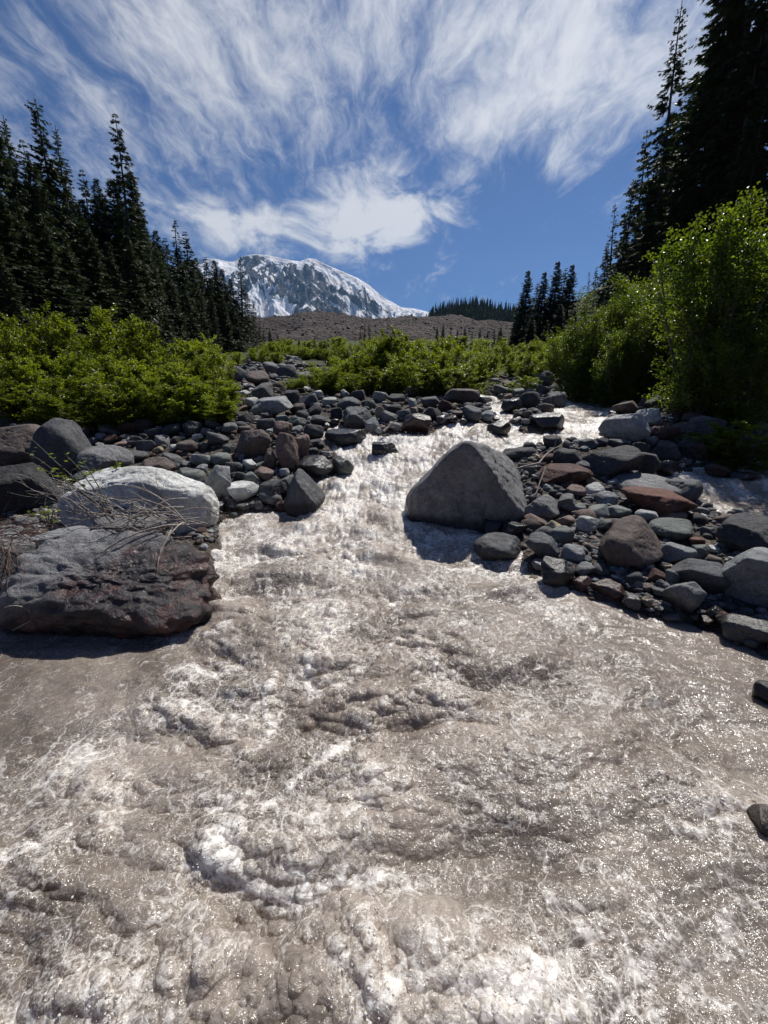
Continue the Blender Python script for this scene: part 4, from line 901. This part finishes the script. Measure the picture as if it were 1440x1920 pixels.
# ------------------------------------------------------------------ alder shrubs
def alder(seed, H=2.2, R=1.1, stems=8, leaves=8000, leaf=.052):
    r = np.random.default_rng(seed); wood = MB(); nodes = []; dirs = []
    for s_ in range(stems):
        az = r.uniform(0, 6.28); sp = R * r.uniform(.15, .95) if s_ else .1; hh = H * r.uniform(.72, 1.0) * (1 - .28 * (sp / R) ** 2)
        q = np.linspace(0, 1, 10)
        path = np.stack([math.cos(az) * sp * q ** .8 + np.cumsum(r.normal(0, .02, 10)) * H / 3, math.sin(az) * sp * q ** .8 + np.cumsum(r.normal(0, .02, 10)) * H / 3, hh * q], 1)
        path[0] *= .3; wood.add(*tube(path, np.linspace(.020, .004, 10) * H / 2.2, 4))
        for b in range(int(30 * H / 2.2)):
            f = r.uniform(.04, 1) ** .95; o = np.array([np.interp(f, q, path[:, k]) for k in range(3)])
            a2 = r.uniform(0, 6.28); ln = H * r.uniform(.09, .25) * (1.15 - .62 * f); dz = r.uniform(.05, 1.0) + .6 * f
            dv = np.array([math.cos(a2), math.sin(a2), dz]); dv /= np.linalg.norm(dv)
            e = o + dv * ln + np.array([0, 0, -.04 * ln])
            if b % 3 == 0: wood.add(*tube(np.stack([o, (o + e) / 2 + r.normal(0, .01, 3), e]), np.array([.006, .004, .002]) * H / 2.2, 3))
            nodes.append((o, e)); dirs.append(dv)
    nodes = np.array(nodes); dirs = np.array(dirs); pk = r.integers(0, len(nodes), leaves); t = r.uniform(.1, 1.08, leaves)
    c = nodes[pk, 0] * (1 - t)[:, None] + nodes[pk, 1] * t[:, None] + r.normal(0, .028 * H / 2.2, (leaves, 3))
    dv = unit(dirs[pk] * .6 + r.normal(0, .7, (leaves, 3)) + [0, 0, -.15]); nrm = unit(r.normal(0, .55, (leaves, 3)) + [0, 0, .9]); sd_ = unit(np.cross(dv, nrm))
    L = leaf * r.uniform(.65, 1.25, leaves); W = L * r.uniform(.62, .85, leaves)
    m = c + dv * (L * .45)[:, None]; up = unit(np.cross(sd_, dv)) * (L * .14)[:, None]
    v = np.stack([c, m + sd_ * (W / 2)[:, None] + up, c + dv * L[:, None], m - sd_ * (W / 2)[:, None] + up], 1).reshape(-1, 3)
    i = np.arange(leaves) * 4; f = np.concatenate([np.stack([i, i + 1, i + 2], 1), np.stack([i, i + 2, i + 3], 1)])
    return wood.mesh('stems'), mesh('foliage', v, f, False), H
ALD = [alder(30 + i, 2.2, [1.1, 1.25, .95, 1.2, 1.05][i], [10, 12, 9, 13, 11][i], 13000) for i in range(5)]
ALT = [alder(50 + i, 4.2, [1.5, 1.8, 1.6][i], [9, 10, 8][i], 20000, .062) for i in range(3)]
M['alder_shade_tone'] = leaf_mat('alder leaves with shade in colour', (0.046, 0.080, 0.010), (0.120, 0.155, 0.016), (2.4, 2.4, 0.9), 0.47)  # same alder leaf, with the right thicket's shade put into its colour
for w_, f_, _ in ALD + ALT: w_.materials.append(M['alder_bark']); f_.materials.append(M['alder_leaf'] if _ < 3 else M['alder_shade_tone'])
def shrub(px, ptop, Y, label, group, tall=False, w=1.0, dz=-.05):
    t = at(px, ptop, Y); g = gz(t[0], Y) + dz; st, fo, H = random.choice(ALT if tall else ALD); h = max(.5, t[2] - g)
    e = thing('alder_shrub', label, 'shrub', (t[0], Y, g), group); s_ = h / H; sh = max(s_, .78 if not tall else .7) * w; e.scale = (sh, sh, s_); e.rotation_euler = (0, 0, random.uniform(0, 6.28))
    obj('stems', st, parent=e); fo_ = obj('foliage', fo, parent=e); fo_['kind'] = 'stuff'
def row(pts, Y, words_, group, tall=False, w=1.0):
    for i, (px, py) in enumerate(pts):
        shrub(px + random.uniform(-8, 8), py + random.uniform(-14, 12) * min(1, 12 / Y), Y + random.uniform(-.6, .6) * Y / 10, f'{ORD[i]} shrub from the left in {words_}', group, tall, w)
g1 = 'alder shrubs of the left thicket'
row([(20, 720), (75, 738), (130, 700), (185, 728), (238, 695), (290, 725), (338, 690), (368, 722), (392, 740)], 8.7, 'the front row of the bright green left thicket', g1, w=1.15)
row([(-15, 668), (45, 655), (105, 662), (160, 652), (215, 668), (268, 660), (318, 672), (362, 660), (390, 668), (410, 700)], 10.2, 'the middle row of the bright green left thicket', g1, w=1.05)
row([(-40, 600), (10, 596), (62, 580), (112, 604), (172, 560), (215, 612), (262, 605), (308, 645), (352, 632), (378, 620), (402, 655)], 12.2, 'the back row of the bright green left thicket', g1)
g2 = 'alder shrubs of the middle thicket'
row([(628, 705), (658, 688), (700, 682), (752, 690), (805, 682), (850, 690), (885, 700)], 13.7, 'the front row of the middle thicket', g2, w=1.3)
row([(615, 690), (640, 668), (676, 650), (728, 655), (780, 648), (828, 655), (868, 668), (892, 690)], 14.8, 'the middle row of the middle thicket', g2, w=1.25)
row([(602, 690), (630, 655), (660, 634), (705, 628), (752, 618), (798, 630), (842, 636), (880, 655)], 16.2, 'the back row of the middle thicket', g2, w=1.2)
row([(640, 640), (690, 632), (735, 626), (780, 628), (820, 636)], 18.2, 'the hidden rear row of the middle thicket', g2, w=1.2)
row([(905, 665), (935, 652), (965, 650), (992, 655), (1015, 660), (1040, 665)], 21, 'the low band right of the middle thicket', 'alder shrubs of the right-hand band', w=1.1)
row([(915, 645), (950, 640), (985, 636), (1015, 632), (1045, 628), (1075, 622), (1100, 615)], 29, 'the far green band under the conifer clump', 'alder shrubs of the right-hand band', w=1.3)
row([(1060, 650), (1085, 640), (1105, 625)], 20, 'the green slope left of the right thicket', 'alder shrubs of the right-hand band', w=1.1)
g3 = 'tall alders of the right thicket'
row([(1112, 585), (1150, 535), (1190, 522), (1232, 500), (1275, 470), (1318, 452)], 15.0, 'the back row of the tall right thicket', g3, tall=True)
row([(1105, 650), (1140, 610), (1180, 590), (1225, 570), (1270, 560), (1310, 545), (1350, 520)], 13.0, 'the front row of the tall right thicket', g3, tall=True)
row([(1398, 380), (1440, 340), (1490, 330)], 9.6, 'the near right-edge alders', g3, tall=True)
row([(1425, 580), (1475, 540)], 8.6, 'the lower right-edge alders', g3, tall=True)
row([(470, 655), (490, 660), (515, 655), (445, 660)], 34, 'the dim shrubs above the cobble bed', 'far alder shrubs', w=1.2)
row([(500, 645), (525, 640), (550, 642), (575, 646), (600, 650), (560, 660), (590, 664)], 44, 'the far green patch below the moraine', 'far alder shrubs', w=1.8)
row([(505, 638), (540, 634), (575, 636), (610, 634), (640, 630), (860, 628), (900, 632), (940, 634)], 64, 'the farthest green scrub below the moraine', 'far alder shrubs', w=2.2)
shrub(560, 715, 15.5, 'small dull green bush at the edge of the cobble bed', 'single bushes')
shrub(990, 705, 14.5, 'small yellowish bush beside the upper rapids', 'single bushes')
shrub(1400, 790, 7.4, 'low leafy bush hanging over the rocks at the right', 'single bushes', w=1.6)

# ------------------------------------------------------------------ moraine, ridge and mountain
def moraine():
    nx, ny = 260, 90
    prof = [(-300, 640), (300, 622), (470, 592), (540, 588), (600, 578), (650, 590), (720, 596), (790, 592), (850, 590), (900, 598), (960, 606), (1040, 612), (1400, 600), (1900, 560)]
    px = np.linspace(-300, 1900, nx); top = np.interp(px, [p[0] for p in prof], [p[1] for p in prof])
    t = np.linspace(0, 1, ny)[:, None]
    Yv = 140 + 170 * t + 0 * px[None]; slope_top = np.array([ray(a, b)[2] / ray(a, b)[1] for a, b in zip(px, top)]); us = np.array([ray(a, b)[0] / ray(a, b)[1] for a, b in zip(px, top)])
    X = us[None] * Yv; Ztop = H_CAM + slope_top * 290
    prof_t = np.clip(t / .88, 0, 1) ** .85; Z = P(np.full_like(Yv, 140)) - 2 + (Ztop[None] - P(140.)) * prof_t - np.maximum(0, t - .9) * 120
    Z = Z + 2.4 * fbm2(X * .035, Yv * .035, 201, 4) * np.clip(t * 3, 0, 1) + 1.3 * np.abs(fbm2(X * .13, Yv * .13, 202, 4))
    me = mesh('moraine', np.stack([X, Yv, Z], -1).reshape(-1, 3), grid_faces(ny, nx))
    m, tt, b, out = new_mat('moraine rubble'); p = tt.new('ShaderNodeNewGeometry').outputs['Position']
    vo = tt.new('ShaderNodeTexVoronoi'); tt.put(vo.inputs['Vector'], p); vo.inputs['Scale'].default_value = .55
    c = tt.mix(tt.ramp(tt.noise(p, .05, 6, .65, .3), [(.38, 0.), (.62, 1.)]), (.046, .038, .036), (.098, .083, .077))
    c = tt.mix(1.0, c, tt.ramp(tt.noise(p, .7, 6, .75), [(.3, .45), (.7, 1.6)]), 'MULTIPLY')
    tt.put(b.inputs['Base Color'], c); b.inputs['Roughness'].default_value = .95; b.inputs['Specular IOR Level'].default_value = .1
    n_ = bump(tt, None, vo.outputs['Distance'], 1.0, 1.2); bump(tt, b, tt.noise(p, 1.6, 5, .7), 1.0, .6, n_)
    tag(obj('moraine', me, m), 'grey-brown rubble hill of the glacier moraine', kind='structure')
    # boulders lying on it
    var = [rock_verts(2000 + i, 1, n=7, k=12) for i in range(8)]; V = []; Fc = []; nv = 0; Cc = []
    for _ in range(2600):
        i = random.randrange(2, ny - 12); j = random.randrange(60, 180); r = random.choice([.2, .25, .3, .4, .6]) * random.uniform(.6, 1.2)
        v, f = random.choice(var); q = v * np.array([r, r, r * .7]) + (X[i, j] + random.uniform(-1, 1), Yv[i, j], Z[i, j] + .2 * r); V.append(q); Fc.append(f + nv); nv += len(q)
        Cc.append(np.repeat(np.array([random.choice([(.15, .13, .12), (.12, .10, .095), (.22, .20, .19), (.13, .105, .095)])]), len(q), 0))
    me = mesh('moraine_boulders', np.concatenate(V), np.concatenate(Fc)); attr(me, 'col', np.concatenate(Cc))
    tag(obj('moraine_boulders', me, M['gravel']), 'countless boulders strewn over the moraine', kind='stuff')
moraine()

def ridge():
    nx, ny = 120, 24
    prof = [(560, 640), (790, 604), (815, 576), (850, 566), (890, 562), (930, 570), (965, 578), (1010, 585), (1100, 560), (1300, 500), (1700, 420)]
    px = np.linspace(700, 1700, nx); top = np.interp(px, [p[0] for p in prof], [p[1] + 6 for p in prof]); t = np.linspace(0, 1, ny)[:, None]
    Yv = 380 + 160 * t + 0 * px[None]; d = np.array([ray(a, b) for a, b in zip(px, top)]); X = (d[:, 0] / d[:, 1])[None] * Yv; Zt = H_CAM + d[:, 2] / d[:, 1] * 480
    Z = 40 + (Zt[None] - 40) * np.clip(t / .65, 0, 1) ** .8 - np.maximum(0, t - .7) * 120 + 1.5 * fbm2(X * .02, Yv * .02, 211, 3)
    rm, _t, rb_, _o = new_mat('dark forest floor'); rb_.inputs['Base Color'].default_value = (.014, .020, .011, 1); rb_.inputs['Roughness'].default_value = 1.0; rb_.inputs['Specular IOR Level'].default_value = 0.0
    tag(obj('forested_ridge', mesh('forested_ridge', np.stack([X, Yv, Z], -1).reshape(-1, 3), grid_faces(ny, nx)), rm), 'low dark ridge to the right of the moraine', kind='structure')
    V = []; Fc = []; nv = 0; r = np.random.default_rng(5)
    for _ in range(3200):
        i = r.integers(1, 18); j = r.integers(5, 70); h = r.uniform(4.5, 9.5); b = np.array([X[i, j] + r.uniform(-3, 3), Yv[i, j], Z[i, j] - .4]); R0 = h * r.uniform(.11, .17)
        for k in range(5):                                    # five ragged skirts of boughs
            z0 = h * (.10 + .19 * k); rr = R0 * (1 - k * .18) * r.uniform(.8, 1.2); n = 7; a = np.arange(n) * 6.283 / n + r.uniform(0, 6)
            ring = np.stack([np.cos(a) * rr * r.uniform(.6, 1.25, n), np.sin(a) * rr * r.uniform(.6, 1.25, n), z0 + r.uniform(-.05, .03, n) * h], 1); tip = np.array([[0, 0, z0 + h * .27]])
            V.append(np.concatenate([ring, tip]) + b); jn = np.arange(n); Fc.append(np.stack([jn, (jn + 1) % n, np.full(n, n)], 1) + nv); nv += n + 1
    tag(obj('distant_forest', mesh('distant_forest', np.concatenate(V), np.concatenate(Fc), False), M['needles']), 'dark far-off conifer forest covering the ridge', kind='stuff')
ridge()

def mountain():
    sil = [(120, 600), (250, 545), (330, 500), (362, 488), (385, 484), (410, 486), (430, 491), (440, 490), (452, 482), (470, 477), (490, 477), (515, 481), (540, 487), (562, 490), (578, 484), (592, 486), (610, 495), (640, 508), (668, 520), (690, 533), (708, 548), (722, 560), (735, 566), (752, 576), (775, 578), (800, 584), (860, 605), (1000, 640)]
    nx, nt = 520, 230
    px = np.linspace(120, 960, nx); top = np.interp(px, [p[0] for p in sil], [p[1] for p in sil]); t = np.linspace(0, 1.25, nt)[:, None]     # 0 foot, 1 crest, beyond it the far side
    d = np.array([ray(a, b) for a, b in zip(px, top)]); u0 = d[:, 0] / d[:, 1]; e0 = d[:, 2] / d[:, 1]
    Yv = 4100 + 1500 * t + 0 * px[None]; X = u0[None] * Yv; Zt = H_CAM + e0 * 5600; Zb = 500.0
    tt = np.minimum(t, 1); prof = tt ** .92
    Z = Zb + np.maximum(Zt[None] - Zb, 30) * prof - np.maximum(0, t - 1) * 2600
    # ribs and gullies running down the face, cliff bands across it
    gx, gt = X / 520., t * 2.2 + 0 * X
    sk = gx * 2.0 + .55 * gt + .55 * fbm2(gx * 1.1, gt * 1.0, 301, 3)
    rib = (.5 - np.abs(n2(sk, gt * .75, 302))) + .55 * (.5 - np.abs(n2(sk * 2.3, gt * 1.6, 303))) + .30 * (.5 - np.abs(n2(sk * 5.1, gt * 3.3, 304)))
    rel = np.sin(np.clip(tt, 0, 1) * math.pi) ** .6
    Z = Z + rel * (150 * (rib - .55) + 34 * fbm2(gx * 9, gt * 9, 305, 4))
    Yv = Yv - rel * 120 * fbm2(gx * 1.7, gt * 1.5, 306, 3)
    # snow: the cap, the gullies, ledges and the two low snowfields
    gul = -(rib - .55)
    capw = np.interp(px, [120, 360, 430, 445, 470, 520, 560, 590, 620, 660, 700, 730, 760, 960], [.5, .42, .36, .04, .09, .08, .13, .12, .26, .24, .22, .18, .5, .6])[None]
    edge = fbm2(gx * 3, gt * 4, 311, 4)
    snow = sstep(-.05, .07, (tt - (1 - capw)) + .10 * edge)
    st = n2(gx * 3.6 + gt * 2.4 + .4 * edge, gt * 1.1 - gx * .7, 312)
    side = sstep(-650, 250, X - 180 * tt)
    st2 = .5 - np.abs(n2(gx * 4.2 + gt * 3.4 + .5 * edge, gt * 1.3 - gx * .9, 314)) * 2.4
    snow = np.maximum(snow, sstep(.10, .42, .35 * st + .62 * st2 * (.45 + .8 * side) + .30 * gul + .55 * fbm2(gx * 9 + gt * 5, gt * 7, 313, 4) + .20 * side - .07) * .95)
    low = np.exp(-((px[None] - 500) / 85.) ** 2) * 1.2 * sstep(.66, .40, tt + .08 * edge + np.maximum(0, px[None] - 500) / 260.) + sstep(735, 765, px[None] + 20 * edge) * .9
    low = low + sstep(400, 372, px[None] + 10 * edge) * .5
    snow = np.clip(np.maximum(snow, sstep(.35, .6, low)), 0, 1)
    v = np.stack([X, Yv, Z], -1).reshape(-1, 3); me = mesh('mountain', v, grid_faces(nt, nx)); attr(me, 'snow', snow.ravel())
    m, q, b, out = new_mat('mountain rock and snow'); p = q.new('ShaderNodeNewGeometry').outputs['Position']
    sn = q.new('ShaderNodeAttribute', attribute_name='snow').outputs['Fac']
    nz = q.noise(p, .013, 8, .7, .5)
    sp = q.new('ShaderNodeSeparateXYZ'); q.put(sp.inputs[0], p)
    def gully(a, b_, c_, e_, lo, hi):                     # snow lying in gullies that run obliquely down the face
        cv = q.new('ShaderNodeCombineXYZ'); q.put(cv.inputs[0], q.math('ADD', q.math('MULTIPLY', sp.outputs[0], a), q.math('MULTIPLY', sp.outputs[2], b_)))
        q.put(cv.inputs[1], q.math('ADD', q.math('MULTIPLY', sp.outputs[0], c_), q.math('MULTIPLY', sp.outputs[2], e_)))
        return q.mapr(q.noise(cv.outputs[0], 1.0, 6, .62, .35), lo, hi, 0, .95)
    rgt = q.mapr(sp.outputs[0], -1500, -300, 0, 1)
    g1 = q.math('MULTIPLY', gully(.011, .0105, -.0016, .0019, .46, .60), rgt)
    g2 = q.math('MULTIPLY', gully(.0105, -.0060, .0012, .0026, .50, .64), q.math('SUBTRACT', 1.0, q.math('MULTIPLY', rgt, .7)))
    sn = q.math('MAXIMUM', sn, q.math('MAXIMUM', g1, g2))
    sn = q.math('ADD', sn, q.math('MULTIPLY', q.math('SUBTRACT', nz, .5), .5)); sn = q.mapr(sn, .42, .60, 0, 1, True)
    rk = q.mix(q.ramp(q.noise(p, .006, 8, .7, .4), [(.35, 0.), (.65, 1.)]), (.010, .012, .020), (.046, .048, .062))  # blue cast of the distant haze is partly put into the rock colour
    dirty = q.mix(q.ramp(q.noise(p, .004, 5, .6), [(.45, 0.), (.7, 1.)]), (.86, .87, .90), (.66, .61, .59))
    q.put(b.inputs['Base Color'], q.mix(sn, rk, dirty)); b.inputs['Roughness'].default_value = .85; b.inputs['Specular IOR Level'].default_value = .15
    bump(q, b, nz, .9, 40)
    tag(obj('mountain', me, m), 'snow-capped glaciated volcano above the valley', kind='structure')
mountain()

# ------------------------------------------------------------------ dead branches, driftwood and the leafy sprig
def curve(p0, p1, sag, n=9, wig=.012, seed=0):
    r = np.random.default_rng(seed); q = np.linspace(0, 1, n)[:, None]
    pts = np.asarray(p0) * (1 - q) + np.asarray(p1) * q + np.array(sag) * (4 * q * (1 - q)); L = np.linalg.norm(np.asarray(p1) - np.asarray(p0))
    return pts + np.cumsum(r.normal(0, wig * L / 2, (n, 3)), 0) * q
def branch_thing(name, label, rootpx, rootY, tips, mat, r0=.010, cat='branches', subs=3, spread=.05):
    o0 = at(*rootpx, rootY); e = thing(name, label, cat, o0)
    for i, (px, py, Y) in enumerate(tips):
        rs = np.random.default_rng(i * 31 + int(px) + 9); p1 = at(px, py, Y); st = o0 + rs.normal(0, spread, 3) * (1, .6, .5); mb = MB()
        L = np.linalg.norm(p1 - st); c = curve(st, p1, (rs.normal(0, .05) * L, 0, rs.uniform(-.06, .20) * L), wig=.035, seed=i + int(px)); rr = r0 * rs.uniform(.45, 1.1)
        mb.add(*tube(c, np.linspace(rr, rr * .25, 9), 5))
        for s_ in range(subs):                               # side twigs
            k = rs.integers(2, 8); d_ = unit((c[-1] - c[0]) + rs.normal(0, .55, 3) * L); l2 = L * rs.uniform(.15, .42)
            mb.add(*tube(curve(c[k], c[k] + d_ * l2, (0, 0, rs.uniform(-.05, .05) * L), 6, .03, i * 7 + s_), np.linspace(rr * .5, rr * .15, 6), 4))
        obj('branch', mb.mesh('branch'), mat, e).location = -o0
    return e
rb = random.Random(3)
branch_thing('dead_branch_pile', 'tangle of bare bleached branches across the rock under the pale whale-backed boulder', (318, 985), 3.75,
    [(rb.uniform(80, 240), rb.uniform(930, 1050), rb.uniform(3.4, 4.0)) for _ in range(24)] + [(rb.uniform(180, 310), rb.uniform(960, 1060), rb.uniform(3.4, 3.7)) for _ in range(16)], M['dead_wood'], .008, spread=.20)
branch_thing('dead_branch', 'thick pale branch sweeping down over the wet rust slab', (332, 982), 3.7, [(268, 1104, 3.05), (300, 1060, 3.2), (60, 1165, 2.9), (110, 1140, 3.0), (135, 1115, 3.05), (200, 1090, 3.1)], M['dead_wood'], .013, 'branch', 2)
branch_thing('dead_branch_pile', 'reddish heap of dry twigs at the left photo edge', (-40, 1010), 3.5,
    [(rb.uniform(40, 150), rb.uniform(985, 1060), 3.4) for _ in range(22)] + [(rb.uniform(-20, 75), rb.uniform(1060, 1165), 3.0) for _ in range(22)], M['red_twig'], .006, spread=.14)
branch_thing('dead_branch_pile', 'grey brush heap fanning over the dark gap left of the pale boulder', (235, 970), 3.9, [(rb.uniform(60, 130), rb.uniform(895, 985), rb.uniform(3.7, 4.1)) for _ in range(16)] + [(0, 900, 3.9), (30, 905, 3.9)], M['dead_wood'], .007, spread=.16)
branch_thing('dead_twig', 'thin dark twig standing before the pale whale-backed boulder', (308, 960), 4.1, [(290, 880, 4.1), (312, 905, 4.1)], M['red_twig'], .006, 'twig', 2)
branch_thing('dead_twig', 'dark twigs trailing in the water beside the pale whale-backed boulder', (395, 968), 4.7, [(432, 985, 4.4), (425, 978, 4.5), (445, 982, 4.5)], M['red_twig'], .008, 'twig', 2)
def over(px, py, up=.30): return (px, py, float(hitg(px, py)[1]) - up)
branch_thing('driftwood_stick', 'bleached forked driftwood stick right of the pyramid boulder', (1016, 873), over(1016, 873, .75)[2], [over(932, 861, .9), over(940, 883, .8), over(984, 934, .35), over(1062, 838, 1.0)], M['dead_wood'], .020, 'driftwood', 1)
branch_thing('driftwood_stick', 'short pale stick among the rocks above the cascade', (718, 812), over(718, 812, .4)[2], [over(747, 788, .8)], M['dead_wood'], .03, 'driftwood', 1)

def sprig(label, root, rY, tips, n_leaf, L=.05):
    o0 = at(*root, rY); e = thing('alder_sprig', label, 'sapling', o0); r = np.random.default_rng(77 + n_leaf)
    lv = np.array([[0, 0, 0], [.25, .22, .05], [.6, .26, .06], [1, 0, 0], [.6, -.26, .06], [.25, -.22, .05], [.5, 0, 0]]) * L
    lm = mesh('leaf', lv, np.array([[0, 1, 6], [1, 2, 6], [2, 3, 6], [3, 4, 6], [4, 5, 6], [5, 0, 6]]), False); lm.materials.append(M['alder_leaf'])
    ch = [curve(o0, at(px, py, Y), (0, 0, .05), 9, .02, int(px)) for px, py, Y in tips]; mb = MB()
    for c in ch: mb.add(*tube(c, np.linspace(.009, .002, 9), 5))
    obj('stem', mb.mesh('stem'), M['alder_bark'], e).location = -o0
    for _ in range(n_leaf):
        c = ch[r.integers(len(ch))]; k = r.uniform(3.2, 8); p = c[int(k)] + (c[min(8, int(k) + 1)] - c[int(k)]) * (k - int(k)) + r.normal(0, .022, 3)
        o = obj('leaf', lm, parent=e, loc=p - o0); o.rotation_euler = (r.uniform(-.7, .7), r.uniform(-.8, .5), r.uniform(0, 6.28)); q = r.uniform(.7, 1.35); o.scale = (q, q, q)
sprig('leafy alder sprig arching from the twigs at the far left', (215, 975), 3.9, [(62, 848, 3.8), (40, 800, 3.9), (70, 878, 3.75), (120, 850, 4.0), (150, 860, 4.0)], 62)
sprig('low leafy sprig beside the dark gap at the far left', (95, 995), 3.9, [(75, 950, 3.9), (105, 950, 3.9), (55, 965, 3.85), (90, 962, 3.9), (110, 975, 3.9)], 46, .045)
sprig('small green sprig growing on top of the pale whale-backed boulder edge', (205, 905), 5.2, [(180, 880, 5.2), (225, 872, 5.2), (165, 886, 5.2)], 34)
sprig('tiny green sprig rooted on the front of the wet rust slab', (160, 1168), 2.95, [(150, 1155, 2.93), (172, 1150, 2.95), (165, 1160, 2.92)], 18, .035)

# ------------------------------------------------------------------ the air between here and the mountain
def haze():
    x, y0, y1, z0, z1 = 6500, -120, 7600, -8.0, 2300
    v = np.array([(a, b, c) for a in (-x, x) for b in (y0, y1) for c in (z0, z1)], float)
    f = np.array([(0, 1, 3, 2), (4, 6, 7, 5), (0, 4, 5, 1), (2, 3, 7, 6), (0, 2, 6, 4), (1, 5, 7, 3)])
    m = bpy.data.materials.new('thin valley haze'); m.use_nodes = True; t = NT(m.node_tree); t.n.clear()
    out = t.new('ShaderNodeOutputMaterial'); pv = t.new('ShaderNodeVolumePrincipled')
    pv.inputs['Color'].default_value = (0.36, 0.62, 1.0, 1); pv.inputs['Density'].default_value = 0.000034; pv.inputs['Anisotropy'].default_value = 0.25
    t.l.new(pv.outputs[0], out.inputs['Volume'])
    tag(obj('haze', mesh('haze', v, f, False), m), 'thin bluish haze filling the valley', kind='stuff')
haze()
